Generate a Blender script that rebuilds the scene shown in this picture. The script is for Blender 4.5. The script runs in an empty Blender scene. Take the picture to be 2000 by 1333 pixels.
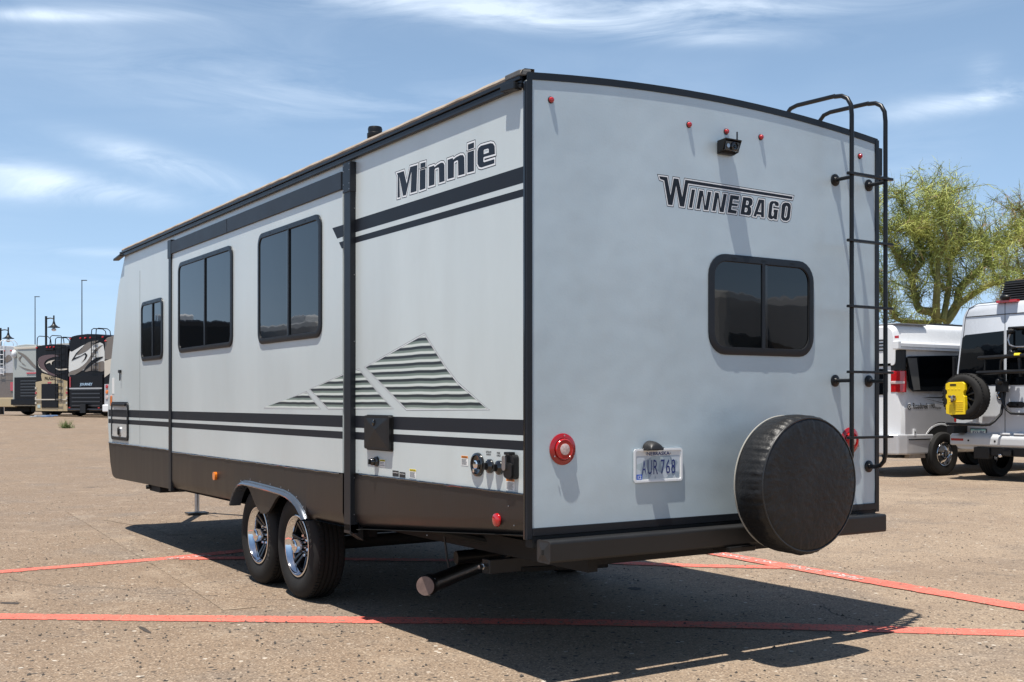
import bpy, bmesh, math, random
from math import sin, cos, pi, radians, atan, atan2, sqrt, exp
from mathutils import Vector, Matrix
from mathutils.geometry import tessellate_polygon
R = random.Random(7)
S = bpy.context.scene
COL = S.collection
# ------------------------------------------------------------------ camera, light, exposure
CAM = Vector((-2.889, -4.314, 1.34)); YAW = .5759; FL = 2194.; HY = 784.4
FW = Vector((sin(YAW), cos(YAW), 0)); RT = Vector((cos(YAW), -sin(YAW), 0))
cd = bpy.data.cameras.new('camera'); cam = bpy.data.objects.new('camera', cd); COL.objects.link(cam)
cam.location = CAM; cam.rotation_euler = (pi/2, 0, -YAW)
cd.sensor_width = 36; cd.lens = FL/2000*36; cd.shift_y = (HY-666.5)/2000; cd.clip_end = 5000; cd.clip_start = .05
S.camera = cam
SUND = Vector((.25, .11, -1)).normalized()          # direction the light travels
SEL = math.asin(-SUND.z); SAZ = atan2(-SUND.x, -SUND.y)
sl = bpy.data.lights.new('sun', 'SUN'); so = bpy.data.objects.new('sun', sl); COL.objects.link(so)
sl.energy = 5.0; sl.angle = radians(.5); sl.color = (1, .95, .87)
so.rotation_euler = SUND.to_track_quat('-Z', 'Y').to_euler(); so.location = (0, 0, 30)
S.view_settings.view_transform = 'Standard'; S.view_settings.look = 'None'
S.view_settings.exposure = EXPOSURE = 0.56
S.view_settings.gamma = 1
w = bpy.data.worlds.new('World'); S.world = w; w.use_nodes = True
nt = w.node_tree; N = nt.nodes; L = nt.links; N.clear()
def nd(t, tree=None, **k):
    n = (tree or nt).nodes.new(t)
    for a, b in k.items():
        if a.startswith('i_'): n.inputs[int(a[2:])].default_value = b
        else: setattr(n, a, b)
    return n
def mth(op, a, b=None, c=None, tree=None):
    tr = tree or nt
    n = tr.nodes.new('ShaderNodeMath'); n.operation = op
    for i, v in enumerate((a, b, c)):
        if v is None: continue
        if isinstance(v, (int, float)): n.inputs[i].default_value = v
        else: tr.links.new(v, n.inputs[i])
    return n.outputs[0]
sky = nd('ShaderNodeTexSky', sky_type='NISHITA', sun_disc=False)
sky.sun_elevation = SEL; sky.sun_rotation = SAZ; sky.altitude = 400; sky.air_density = 1.0; sky.dust_density = .6; sky.ozone_density = 1.6
bg = nd('ShaderNodeBackground'); out = nd('ShaderNodeOutputWorld'); bg.inputs[1].default_value = .056
tc = nd('ShaderNodeTexCoord'); sx = nd('ShaderNodeSeparateXYZ'); L.new(tc.outputs['Generated'], sx.inputs[0])
az = mth('ARCTAN2', sx.outputs[0], sx.outputs[1])
el = mth('ARCTAN2', sx.outputs[2], mth('SQRT', mth('ADD', mth('MULTIPLY', sx.outputs[0], sx.outputs[0]), mth('MULTIPLY', sx.outputs[1], sx.outputs[1]))))
cmb = nd('ShaderNodeCombineXYZ'); L.new(az, cmb.inputs[0]); L.new(el, cmb.inputs[1])
mp = nd('ShaderNodeMapping'); mp.inputs['Scale'].default_value = (5, 26, 1); mp.inputs['Rotation'].default_value = (0, 0, .10); L.new(cmb.outputs[0], mp.inputs[0])
n1 = nd('ShaderNodeTexNoise'); n1.inputs['Scale'].default_value = 1; n1.inputs['Detail'].default_value = 9; n1.inputs['Roughness'].default_value = .62; n1.inputs['Distortion'].default_value = .9
L.new(mp.outputs[0], n1.inputs[0])
mp2 = nd('ShaderNodeMapping'); mp2.inputs['Scale'].default_value = (2.2, 5, 1); mp2.inputs['Location'].default_value = (3.1, 1.7, 0); L.new(cmb.outputs[0], mp2.inputs[0])
n2 = nd('ShaderNodeTexNoise'); n2.inputs['Scale'].default_value = 1; n2.inputs['Detail'].default_value = 3; L.new(mp2.outputs[0], n2.inputs[0])
tot = None
# broad cirrus banks: azimuth, elevation, widths, tilt, weight
for (bx, by, sx_, sy_, tilt, wt) in [(900, 5, 420, 34, .07, 1.0), (1250, 62, 260, 16, .10, .5), (330, 325, 150, 24, .22, .8), (130, 358, 150, 22, .10, 1.1), (60, 375, 110, 18, 0., .6), (1900, 196, 160, 18, -.08, 1.0), (60, 30, 200, 10, -.1, .7), (200, 493, 220, 8, 0, .4), (640, 200, 320, 60, .05, .28), (1500, 12, 300, 24, .06, .5), (1925, 165, 30, 40, 0, .35)]:
    a0 = YAW+atan((bx-1000)/FL); c_ = cos(a0-YAW); e0 = atan((HY-by)/FL*c_)
    sa = sx_/FL; se = sy_/FL
    da = mth('SUBTRACT', az, a0)
    de = mth('ADD', mth('SUBTRACT', el, e0), mth('MULTIPLY', da, tilt))
    q = mth('ADD', mth('POWER', mth('ABSOLUTE', mth('DIVIDE', da, sa)), 2), mth('POWER', mth('ABSOLUTE', mth('DIVIDE', de, se)), 2))
    g = mth('MULTIPLY', mth('EXPONENT', mth('MULTIPLY', q, -1.)), wt)
    tot = g if tot is None else mth('ADD', tot, g)
# elsewhere the same thin cirrus goes on everywhere
ge = mth('MULTIPLY', mth('SUBTRACT', n2.outputs[0], .46), .9)
tot = mth('ADD', tot, mth('MAXIMUM', ge, 0))
st = mth('MULTIPLY', mth('SUBTRACT', n1.outputs[0], .36), 2.6)
cl = mth('MINIMUM', mth('MULTIPLY', mth('MAXIMUM', st, 0), tot), .62)
cl = mth('MULTIPLY', mth('MAXIMUM', cl, 0), mth('GREATER_THAN', el, 0.))
mx = nd('ShaderNodeMix', data_type='RGBA'); L.new(cl, mx.inputs[0])
hs = nd('ShaderNodeHueSaturation'); hs.inputs['Saturation'].default_value = 1.08; L.new(sky.outputs[0], hs.inputs['Color'])
veil = mth('MULTIPLY', mth('EXPONENT', mth('MULTIPLY', mth('MAXIMUM', el, 0), -2.6)), .66)      # thin high haze, denser towards the horizon
vm = nd('ShaderNodeMix', data_type='RGBA'); L.new(veil, vm.inputs[0]); L.new(hs.outputs[0], vm.inputs[6]); vm.inputs[7].default_value = (8.1, 12.0, 17.4, 1)
L.new(vm.outputs[2], mx.inputs[6]); mx.inputs[7].default_value = (14.2, 15.8, 17.6, 1)
L.new(mx.outputs[2], bg.inputs[0]); L.new(bg.outputs[0], out.inputs[0])

# ------------------------------------------------------------------ measuring helpers (where a sight line meets a real plane)
def ray(px, py): return FW+RT*((px-1000)/FL)-Vector((0, 0, 1))*((py-HY)/FL)
def on(px, py, ax, v):
    d = ray(px, py); return CAM+d*((v-CAM[ax])/d[ax])
def PX(px, py, x=0.): return on(px, py, 0, x)
def PY(px, py, y=0.): return on(px, py, 1, y)
def PG(px, py, z=0.): return on(px, py, 2, z)
def PD(px, py, d): return CAM+ray(px, py)*d

# ------------------------------------------------------------------ materials
MATS = {}
def mat(name, col, rough=.5, metal=0., coat=0., spec=.5, var=0., vs=3., bump=0., bs=60., emis=None, trans=0., dirt=None, stretch=None, coat_rough=.05, wave=None):
    if name in MATS: return MATS[name]
    m = bpy.data.materials.new(name); m.use_nodes = True; t = m.node_tree; b = t.nodes['Principled BSDF']
    b.inputs['Base Color'].default_value = (*col, 1); b.inputs['Roughness'].default_value = rough; b.inputs['Metallic'].default_value = metal
    b.inputs['Coat Weight'].default_value = coat; b.inputs['Coat Roughness'].default_value = coat_rough; b.inputs['Specular IOR Level'].default_value = spec
    b.inputs['Transmission Weight'].default_value = trans
    if emis: b.inputs['Emission Color'].default_value = (*emis[0], 1); b.inputs['Emission Strength'].default_value = emis[1]
    c = t.nodes.new('ShaderNodeTexCoord'); src = c.outputs['Object']
    if stretch:
        mm = t.nodes.new('ShaderNodeMapping'); mm.inputs['Scale'].default_value = stretch; t.links.new(src, mm.inputs[0]); src = mm.outputs[0]
    if var:
        n = t.nodes.new('ShaderNodeTexNoise'); n.inputs['Scale'].default_value = vs; n.inputs['Detail'].default_value = 6; n.inputs['Roughness'].default_value = .6; t.links.new(src, n.inputs[0])
        r = t.nodes.new('ShaderNodeMapRange'); r.inputs[1].default_value = .3; r.inputs[2].default_value = .7; r.inputs[3].default_value = 1-var; r.inputs[4].default_value = 1+var; t.links.new(n.outputs[0], r.inputs[0])
        x = t.nodes.new('ShaderNodeVectorMath'); x.operation = 'SCALE'; x.inputs[0].default_value = col; t.links.new(r.outputs[0], x.inputs['Scale'])
        fin = x.outputs[0]
        if dirt:
            n3 = t.nodes.new('ShaderNodeTexNoise'); n3.inputs['Scale'].default_value = dirt[1]; n3.inputs['Detail'].default_value = 8; n3.inputs['Roughness'].default_value = .7; t.links.new(src, n3.inputs[0])
            r3 = t.nodes.new('ShaderNodeMapRange'); r3.inputs[1].default_value = .48; r3.inputs[2].default_value = .75; r3.inputs[4].default_value = dirt[2]; t.links.new(n3.outputs[0], r3.inputs[0])
            mi = t.nodes.new('ShaderNodeMix'); mi.data_type = 'RGBA'; t.links.new(r3.outputs[0], mi.inputs[0]); t.links.new(fin, mi.inputs[6]); mi.inputs[7].default_value = (*dirt[0], 1); fin = mi.outputs[2]
        t.links.new(fin, b.inputs['Base Color'])
        rr = t.nodes.new('ShaderNodeMapRange'); rr.inputs[3].default_value = max(0, rough-.08); rr.inputs[4].default_value = min(1, rough+.12); t.links.new(n.outputs[0], rr.inputs[0]); t.links.new(rr.outputs[0], b.inputs['Roughness'])
    if bump:
        n = t.nodes.new('ShaderNodeTexNoise'); n.inputs['Scale'].default_value = bs; n.inputs['Detail'].default_value = 3; t.links.new(src, n.inputs[0])
        q = t.nodes.new('ShaderNodeBump'); q.inputs['Strength'].default_value = 1; q.inputs['Distance'].default_value = bump; t.links.new(n.outputs[0], q.inputs['Height']); t.links.new(q.outputs[0], b.inputs['Normal'])
    if wave:                                             # slow waves in sheet material
        wn = t.nodes.new('ShaderNodeTexNoise'); wn.inputs['Scale'].default_value = wave[0]; wn.inputs['Detail'].default_value = 3; t.links.new(src, wn.inputs[0])
        wb = t.nodes.new('ShaderNodeBump'); wb.inputs['Distance'].default_value = wave[1]; t.links.new(wn.outputs[0], wb.inputs['Height'])
        if b.inputs['Normal'].is_linked: t.links.new(b.inputs['Normal'].links[0].from_socket, wb.inputs['Normal'])
        t.links.new(wb.outputs[0], b.inputs['Normal'])
    MATS[name] = m; return m

# ------------------------------------------------------------------ mesh builder
TINY = {'screw_row', 'weep_slot', 'tread_blocks', 'sidewall_lettering', 'step_pad_row', 'plate_bolt'}      # pieces of a pixel or less, joined
class MB:
    def __init__(s): s.v = []; s.f = []; s.m = []; s.mats = []; s.sm = []
    def mi(s, m):
        if m not in s.mats: s.mats.append(m)
        return s.mats.index(m)
    def add(s, vs, fs, m, smooth=False):
        b = len(s.v); s.v += [tuple(v) for v in vs]; i = s.mi(m)
        for f in fs: s.f.append([b+k for k in f]); s.m.append(i); s.sm.append(smooth)
        return s
    def poly(s, pts, m): return s.add(pts, [list(range(len(pts)))], m)
    def box(s, x0, x1, y0, y1, z0, z1, m):
        return s.obox(Vector(((x0+x1)/2, (y0+y1)/2, (z0+z1)/2)), (Vector(((x1-x0)/2, 0, 0)), Vector((0, (y1-y0)/2, 0)), Vector((0, 0, (z1-z0)/2))), m)
    def obox(s, c, ax, m):
        a, b, d = ax
        vs = [c+i*a+j*b+k*d for k in (-1, 1) for j in (-1, 1) for i in (-1, 1)]
        return s.add(vs, [(0, 2, 3, 1), (4, 5, 7, 6), (0, 1, 5, 4), (2, 6, 7, 3), (0, 4, 6, 2), (1, 3, 7, 5)], m)
    def prism(s, pts, vec, m, holes=()):
        """flat outline (3D points) pushed along vec"""
        loops = [pts]+list(holes); allp = [Vector(p) for l in loops for p in l]; n = len(allp)
        tri = tessellate_polygon([[Vector(p) for p in l] for l in loops]) if (holes or len(pts) > 4) else [list(range(len(pts)))]
        vec = Vector(vec); fs = [tuple(t) for t in tri]+[tuple(reversed([k+n for k in t])) for t in tri]
        o = 0
        for l in loops:
            k = len(l)
            for i in range(k): fs.append((o+i, o+(i+1) % k, o+(i+1) % k+n, o+i+n))
            o += k
        return s.add(allp+[p+vec for p in allp], fs, m)
    def flat(s, loops, m):
        allp = [Vector(p) for l in loops for p in l]
        tri = tessellate_polygon([[Vector(p) for p in l] for l in loops]); return s.add(allp, [tuple(t) for t in tri], m)
    def tube(s, path, r, m, n=10, cap=True, up=None):
        P = [Vector(p) for p in path]; rr = r if isinstance(r, (list, tuple)) else [r]*len(P); vs = []; prev = None
        for i, p in enumerate(P):
            t = (P[min(i+1, len(P)-1)]-P[max(i-1, 0)]).normalized()
            if prev is None:
                a = t.cross(Vector((0, 0, 1)))
                if a.length < .1: a = t.cross(Vector((0, 1, 0)))
            else: a = prev-t*prev.dot(t)
            a.normalize(); b = t.cross(a); prev = a
            vs += [p+(a*cos(2*pi*k/n)+b*sin(2*pi*k/n))*rr[i] for k in range(n)]
        fs = [(i*n+k, i*n+(k+1) % n, (i+1)*n+(k+1) % n, (i+1)*n+k) for i in range(len(P)-1) for k in range(n)]
        s.add(vs, fs, m, True)
        if cap: s.add(vs[:n], [tuple(reversed(range(n)))], m); s.add(vs[-n:], [tuple(range(n))], m)
        return s
    def lathe(s, c, axis, prof, m, n=32, smooth=True, ph=0.):
        """prof: list of (radius, distance along axis)"""
        c = Vector(c); A = Vector(axis).normalized(); a = A.cross(Vector((0, 0, 1)))
        if a.length < .1: a = A.cross(Vector((0, 1, 0)))
        a.normalize(); b = A.cross(a); vs = []
        for r_, h in prof: vs += [c+A*h+(a*cos(2*pi*k/n+ph)+b*sin(2*pi*k/n+ph))*max(r_, 1e-5) for k in range(n)]
        fs = [(i*n+k, i*n+(k+1) % n, (i+1)*n+(k+1) % n, (i+1)*n+k) for i in range(len(prof)-1) for k in range(n)]
        return s.add(vs, fs, m, smooth)
    def ell(s, c, rx, ry, rz, m, n=12, k=8):
        vs = []; fs = []
        for i in range(k+1):
            a = pi*i/k
            for j in range(n): vs.append(Vector(c)+Vector((rx*sin(a)*cos(2*pi*j/n), ry*sin(a)*sin(2*pi*j/n), rz*cos(a))))
        for i in range(k):
            for j in range(n): fs.append((i*n+j, (i+1)*n+j, (i+1)*n+(j+1) % n, i*n+(j+1) % n))
        return s.add(vs, fs, m, True)
    def build(s, name, parent=None, bevel=0., loc=None, label=None, kind=None, ang=35, seg=2):
        me = bpy.data.meshes.new(name); off = Vector(loc) if loc is not None else Vector((0, 0, 0))
        me.from_pydata([Vector(v)-off for v in s.v], [], s.f)
        for m in s.mats: me.materials.append(m)
        me.polygons.foreach_set('material_index', s.m); me.polygons.foreach_set('use_smooth', s.sm)
        bm = bmesh.new(); bm.from_mesh(me); bmesh.ops.remove_doubles(bm, verts=bm.verts, dist=2e-5); bmesh.ops.recalc_face_normals(bm, faces=bm.faces); bm.to_mesh(me); bm.free()
        me.update()
        if any(s.sm): me.set_sharp_from_angle(angle=radians(ang))
        o = bpy.data.objects.new(name, me); COL.objects.link(o); o.location = off
        if parent is not None:
            o.parent = parent; o.matrix_parent_inverse = Matrix.Translation(-world_loc(parent))
        if bevel:
            b = o.modifiers.new('bevel', 'BEVEL'); b.width = bevel; b.segments = seg; b.limit_method = 'ANGLE'; b.angle_limit = radians(40); b.harden_normals = False
        if label: o['label'] = label
        if name in TINY: kind = 'stuff'
        if kind: o['kind'] = kind
        return o
def world_loc(o): return Vector(o.location)     # every object is placed in world coordinates, parents are undone by the inverse
def thing(name, loc, label, cat, group=None):
    o = bpy.data.objects.new(name, None); COL.objects.link(o); o.location = loc; o['label'] = label; o['category'] = cat; o.empty_display_size = .2
    if group: o['group'] = group
    return o
def tag(o, label=None, cat=None, kind=None, group=None):
    if label: o['label'] = label
    if cat: o['category'] = cat
    if kind: o['kind'] = kind
    if group: o['group'] = group
    return o
def copy_tree(o, parent=None, shift=(0, 0, 0)):
    """a thing or part with its own pieces; children follow their parent"""
    c = o.copy(); COL.objects.link(c); c.location = Vector(o.location)+Vector(shift)
    if parent is not None: inv = o.matrix_parent_inverse.copy(); c.parent = parent; c.matrix_parent_inverse = inv
    for ch in list(o.children): copy_tree(ch, c)
    return c
def rrect(u0, u1, v0, v1, r, n=6):
    pts = []
    for (cu, cv, a0) in ((u1-r, v1-r, 0), (u0+r, v1-r, 90), (u0+r, v0+r, 180), (u1-r, v0+r, 270)):
        for k in range(n+1):
            a = radians(a0+90*k/n); pts.append((cu+r*cos(a), cv+r*sin(a)))
    return pts
def side(x): return lambda p: Vector((x, p[0], p[1]))      # outline in (y, z) on the left wall
def rear(y): return lambda p: Vector((p[0], y, p[1]))      # outline in (x, z) on the rear wall
def offset_loop(P, d):
    n = len(P); A = sum(P[i][0]*P[(i+1) % n][1]-P[(i+1) % n][0]*P[i][1] for i in range(n))
    if A < 0: d = -d
    out = []
    for i in range(n):
        p0, p1, p2 = P[i-1], P[i], P[(i+1) % n]
        e1 = Vector((p1[0]-p0[0], p1[1]-p0[1])); e2 = Vector((p2[0]-p1[0], p2[1]-p1[1]))
        if e1.length < 1e-7 or e2.length < 1e-7: out.append(p1); continue
        e1.normalize(); e2.normalize(); n1_ = Vector((e1.y, -e1.x)); n2_ = Vector((e2.y, -e2.x)); b = n1_+n2_
        if b.length < .2: b = n1_
        b.normalize(); k = d/max(.45, b.dot(n1_)); out.append((p1[0]+b.x*k, p1[1]+b.y*k))
    return out
def grow(loops, d): return [offset_loop(l, d if i == 0 else -d) for i, l in enumerate(loops)]
_tc = {}
def text2d(txt, size, bold=0., sxx=1.):
    """triangles of a line of lettering as 2D points, origin at left baseline"""
    key = (txt, size, bold, sxx)
    if key in _tc: return _tc[key]
    c = bpy.data.curves.new('t', 'FONT'); c.body = txt; c.size = size; c.offset = bold; c.resolution_u = 2
    o = bpy.data.objects.new('t', c); COL.objects.link(o); dg = bpy.context.evaluated_depsgraph_get()
    me = bpy.data.meshes.new_from_object(o.evaluated_get(dg)); me.calc_loop_triangles()
    vs = [(v.co.x*sxx, v.co.y) for v in me.vertices]; fs = [tuple(t.vertices) for t in me.loop_triangles]
    bpy.data.objects.remove(o); bpy.data.curves.remove(c); bpy.data.meshes.remove(me)
    _tc[key] = (vs, fs); return vs, fs
def put_text(mb, txt, u0, u1, v0, h, fn, m, bold=0.):
    """fit a line of lettering between u0 and u1 (u1<u0 mirrors for a wall seen from outside), baseline v0, cap height h"""
    vs, fs = text2d(txt, 1., bold)
    xa = min(v[0] for v in vs); xb = max(v[0] for v in vs); ya = min(v[1] for v in vs); yb = max(v[1] for v in vs)
    mb.add([fn((u0+(v[0]-xa)/(xb-xa)*(u1-u0), v0+(v[1]-ya)/(yb-ya)*h)) for v in vs], fs, m)
# lettering outlines, metres on their wall
MINNIE = [[[(1.3161, 2.6163), (1.2365, 2.6149), (1.2014, 2.5364), (1.1598, 2.6234), (1.0794, 2.6208), (1.0895, 2.4841), (1.153, 2.4853), (1.1433, 2.6037), (1.2119, 2.4821), (1.2435, 2.4831), (1.2918, 2.6014), (1.2846, 2.4819), (1.309, 2.4823), (1.3061, 2.6054)]], [[(1.0398, 2.6224), (0.9868, 2.62), (0.9868, 2.5995), (1.0398, 2.6011)]], [[(1.0465, 2.5854), (0.9868, 2.584), (0.9882, 2.4833), (1.0478, 2.4829)]], [[(0.9444, 2.5851), (0.8928, 2.5848), (0.8864, 2.575), (0.8559, 2.5821), (0.818, 2.5862), (0.7931, 2.5817), (0.7819, 2.569), (0.7806, 2.4885), (0.8337, 2.4892), (0.8369, 2.5648), (0.8445, 2.5714), (0.8781, 2.5711), (0.8864, 2.5657), (0.8889, 2.4877), (0.9457, 2.4887)]], [[(0.7436, 2.5882), (0.6949, 2.5885), (0.6889, 2.5783), (0.6588, 2.5865), (0.6171, 2.5894), (0.5906, 2.5845), (0.5789, 2.5719), (0.576, 2.4911), (0.6349, 2.4927), (0.6379, 2.5677), (0.6468, 2.5738), (0.6738, 2.5717), (0.6828, 2.5682), (0.684, 2.4913), (0.7436, 2.4928)]], [[(0.5382, 2.6281), (0.4838, 2.628), (0.4838, 2.606), (0.5382, 2.6065)]], [[(0.544, 2.5893), (0.4838, 2.5884), (0.4838, 2.4901), (0.544, 2.4922)]], [[(0.4471, 2.5771), (0.4386, 2.5916), (0.4163, 2.5981), (0.3284, 2.5945), (0.3041, 2.5876), (0.2906, 2.5736), (0.2879, 2.5389), (0.383, 2.5421), (0.3941, 2.5397), (0.3952, 2.5168), (0.3858, 2.5113), (0.2933, 2.51), (0.2933, 2.4943), (0.4107, 2.4949), (0.433, 2.5017), (0.4471, 2.5188)], [(0.3913, 2.5754), (0.383, 2.5782), (0.3501, 2.5769), (0.3403, 2.5716), (0.3392, 2.5513), (0.3913, 2.5517)]]]
WINNEBAGO = [[[(0.7918, 2.4661), (0.8422, 2.4667), (0.865, 2.3763), (0.8866, 2.4657), (0.9173, 2.4661), (0.9431, 2.3763), (0.9637, 2.4668), (1.7399, 2.458), (1.7352, 2.4451), (0.9819, 2.452), (0.9547, 2.3306), (0.9276, 2.3309), (0.902, 2.4324), (0.8764, 2.3309), (0.8498, 2.3309), (0.8232, 2.4502), (0.7968, 2.4541)]], [[(1.0079, 2.4219), (1.0289, 2.4231), (1.0079, 2.3297), (0.9884, 2.3298)]], [[(1.0604, 2.4224), (1.0837, 2.4224), (1.0993, 2.3442), (1.1182, 2.4224), (1.1401, 2.4222), (1.1188, 2.3282), (1.0922, 2.3277), (1.0795, 2.4006), (1.0604, 2.3287), (1.0394, 2.3287)]], [[(1.1691, 2.4235), (1.1926, 2.4235), (1.2075, 2.3445), (1.2279, 2.4219), (1.2497, 2.4227), (1.2279, 2.3273), (1.2007, 2.3272), (1.1886, 2.4006), (1.1691, 2.3283), (1.1482, 2.3284)]], [[(1.2772, 2.4207), (1.3387, 2.4202), (1.3346, 2.4012), (1.2939, 2.4023), (1.2881, 2.3775), (1.3285, 2.3773), (1.3263, 2.3676), (1.2854, 2.3672), (1.2815, 2.3447), (1.3213, 2.3423), (1.3174, 2.3278), (1.2574, 2.3284)]], [[(1.3685, 2.4191), (1.4213, 2.4199), (1.434, 2.414), (1.4377, 2.4031), (1.434, 2.3864), (1.4151, 2.3744), (1.4261, 2.3673), (1.4269, 2.347), (1.4213, 2.3322), (1.41, 2.3271), (1.3499, 2.3287)], [(1.3918, 2.4047), (1.4058, 2.4041), (1.41, 2.3963), (1.4072, 2.3838), (1.3988, 2.379), (1.3867, 2.3803)], [(1.382, 2.3662), (1.396, 2.3665), (1.4016, 2.3609), (1.3994, 2.3485), (1.3904, 2.3405), (1.3769, 2.3413)]], [[(1.4837, 2.4178), (1.5223, 2.4185), (1.5209, 2.3268), (1.5023, 2.3261), (1.4994, 2.3382), (1.468, 2.3384), (1.4623, 2.3256), (1.4439, 2.326)], [(1.5014, 2.4062), (1.5014, 2.3511), (1.4746, 2.3513)]], [[(1.554, 2.3401), (1.5627, 2.4007), (1.5694, 2.4117), (1.5815, 2.4183), (1.6106, 2.4203), (1.6282, 2.4164), (1.6332, 2.4075), (1.6305, 2.3968), (1.6071, 2.3977), (1.6048, 2.4064), (1.5961, 2.4108), (1.5868, 2.403), (1.5772, 2.3483), (1.5815, 2.3384), (1.5888, 2.337), (1.5961, 2.3449), (1.599, 2.3607), (1.594, 2.3606), (1.5967, 2.3746), (1.6267, 2.3747), (1.6179, 2.324), (1.6004, 2.3235), (1.5961, 2.3293), (1.5786, 2.3216), (1.5613, 2.3242), (1.5534, 2.3317)]], [[(1.6511, 2.3405), (1.6575, 2.4015), (1.6664, 2.4138), (1.6841, 2.4207), (1.7108, 2.4208), (1.7241, 2.412), (1.7262, 2.3975), (1.7182, 2.3444), (1.7108, 2.3312), (1.693, 2.3223), (1.6664, 2.3231), (1.6546, 2.3304)], [(1.6841, 2.3977), (1.693, 2.4059), (1.7033, 2.3995), (1.7033, 2.3912), (1.6959, 2.3466), (1.6841, 2.3351), (1.6737, 2.3425)]]]
TRI1 = [[[(0.9993, 1.6939), (0.7728, 1.512), (0.6448, 1.4254), (0.3615, 1.3033), (1.201, 1.301), (1.7129, 1.5395)]]]
TRI2 = [[[(1.8151, 1.5263), (1.5477, 1.3805), (1.3819, 1.3021), (2.21, 1.298), (2.4939, 1.4172)]], [[(2.5638, 1.3965), (2.3522, 1.2952), (3.3368, 1.2984)]]]
# ------------------------------------------------------------------ palette
grey = mat('panel_grey', (.56, .61, .61), .32, metal=.08, coat=.25, var=.06, vs=1.3, wave=(1.1, .010), dirt=((.36, .33, .28), 2.2, .10), stretch=(1, 1, .35), coat_rough=.25)
rearm = mat('fibreglass_rear', (.475, .56, .605), .36, metal=.15, coat=.15, var=.09, vs=1.0, bump=.0003, bs=90, wave=(1.3, .016), dirt=((.38, .36, .32), 3., .12), coat_rough=.3)
capm = mat('front_cap', (.56, .57, .56), .22, coat=.5, var=.06, vs=2.5, dirt=((.33, .30, .25), 3., .5), stretch=(1, 1, .3))
skirtm = mat('skirt_charcoal', (.019, .0165, .0155), .36, metal=.0, spec=.45, var=.14, vs=2.2, stretch=(1, 3, .4), bump=.0004, bs=30)
stripem = mat('stripe_vinyl', (.010, .012, .017), .45, spec=.3, var=.08, vs=4)
trimm = mat('trim_black', (.008, .010, .014), .38, spec=.4, var=.1, vs=5)
bandm = mat('slide_fascia', (.016, .020, .028), .45, spec=.4, var=.08, vs=3)
blk = mat('black_plastic', (.006, .006, .0065), .38, spec=.4, var=.15, vs=12)
blkgloss = mat('black_gloss', (.008, .008, .009), .12, coat=.6)
ladm = mat('ladder_powder_coat', (.005, .0055, .007), .34, var=.1, vs=20, spec=.4)
under = mat('underbody', (.006, .0055, .005), .75, var=.3, vs=6)
steel = mat('dark_steel', (.03, .03, .031), .45, metal=.4, var=.2, vs=9)
glass = mat('tinted_glass', (.003, .004, .005), .015, spec=.55, coat=.15, bump=.0012, bs=2.2, coat_rough=.01)
glass_dark = mat('dark_tinted_glass', (.002, .0028, .004), .02, spec=.3, coat=.0, bump=.0012, bs=2., coat_rough=.01)
rubber = mat('tyre_rubber', (.014, .0135, .013), .75, spec=.3, var=.25, vs=9, bump=.0006, bs=120)
chrome = mat('chrome', (.75, .76, .78), .06, metal=1.)
alu = mat('brushed_metal', (.45, .45, .46), .3, metal=1., var=.1, vs=20)
rimblk = mat('rim_black', (.012, .012, .014), .3, coat=.5)
redl = mat('red_lens', (.42, .006, .008), .1, coat=1., var=.1, vs=40)
redd = mat('red_lens_ring', (.30, .004, .006), .25, coat=.6)
clearl = mat('clear_lens', (.55, .42, .40), .1, coat=1., var=.3, vs=90)
amberl = mat('amber_lens', (.75, .19, .012), .12, coat=1., var=.1, vs=40)
white = mat('white_label', (.75, .75, .73), .5)
inkw = mat('white_vinyl', (.74, .76, .78), .35)
inkd = mat('dark_vinyl', (.009, .012, .019), .4, spec=.3)
ink = mat('black_ink', (.02, .02, .02), .6)
orange = mat('orange_label', (.75, .24, .02), .5)
yellowl = mat('yellow_label', (.78, .62, .03), .5)
tan = mat('roof_membrane', (.30, .25, .20), .8, var=.25, vs=6, dirt=((.16, .11, .07), 5., .6))
vinyl = mat('cover_vinyl', (.014, .014, .015), .34, var=.25, vs=3, coat=.15, coat_rough=.3)
dustm = mat('grey_dust', (.10, .10, .10), .7, var=.2, vs=5)

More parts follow.
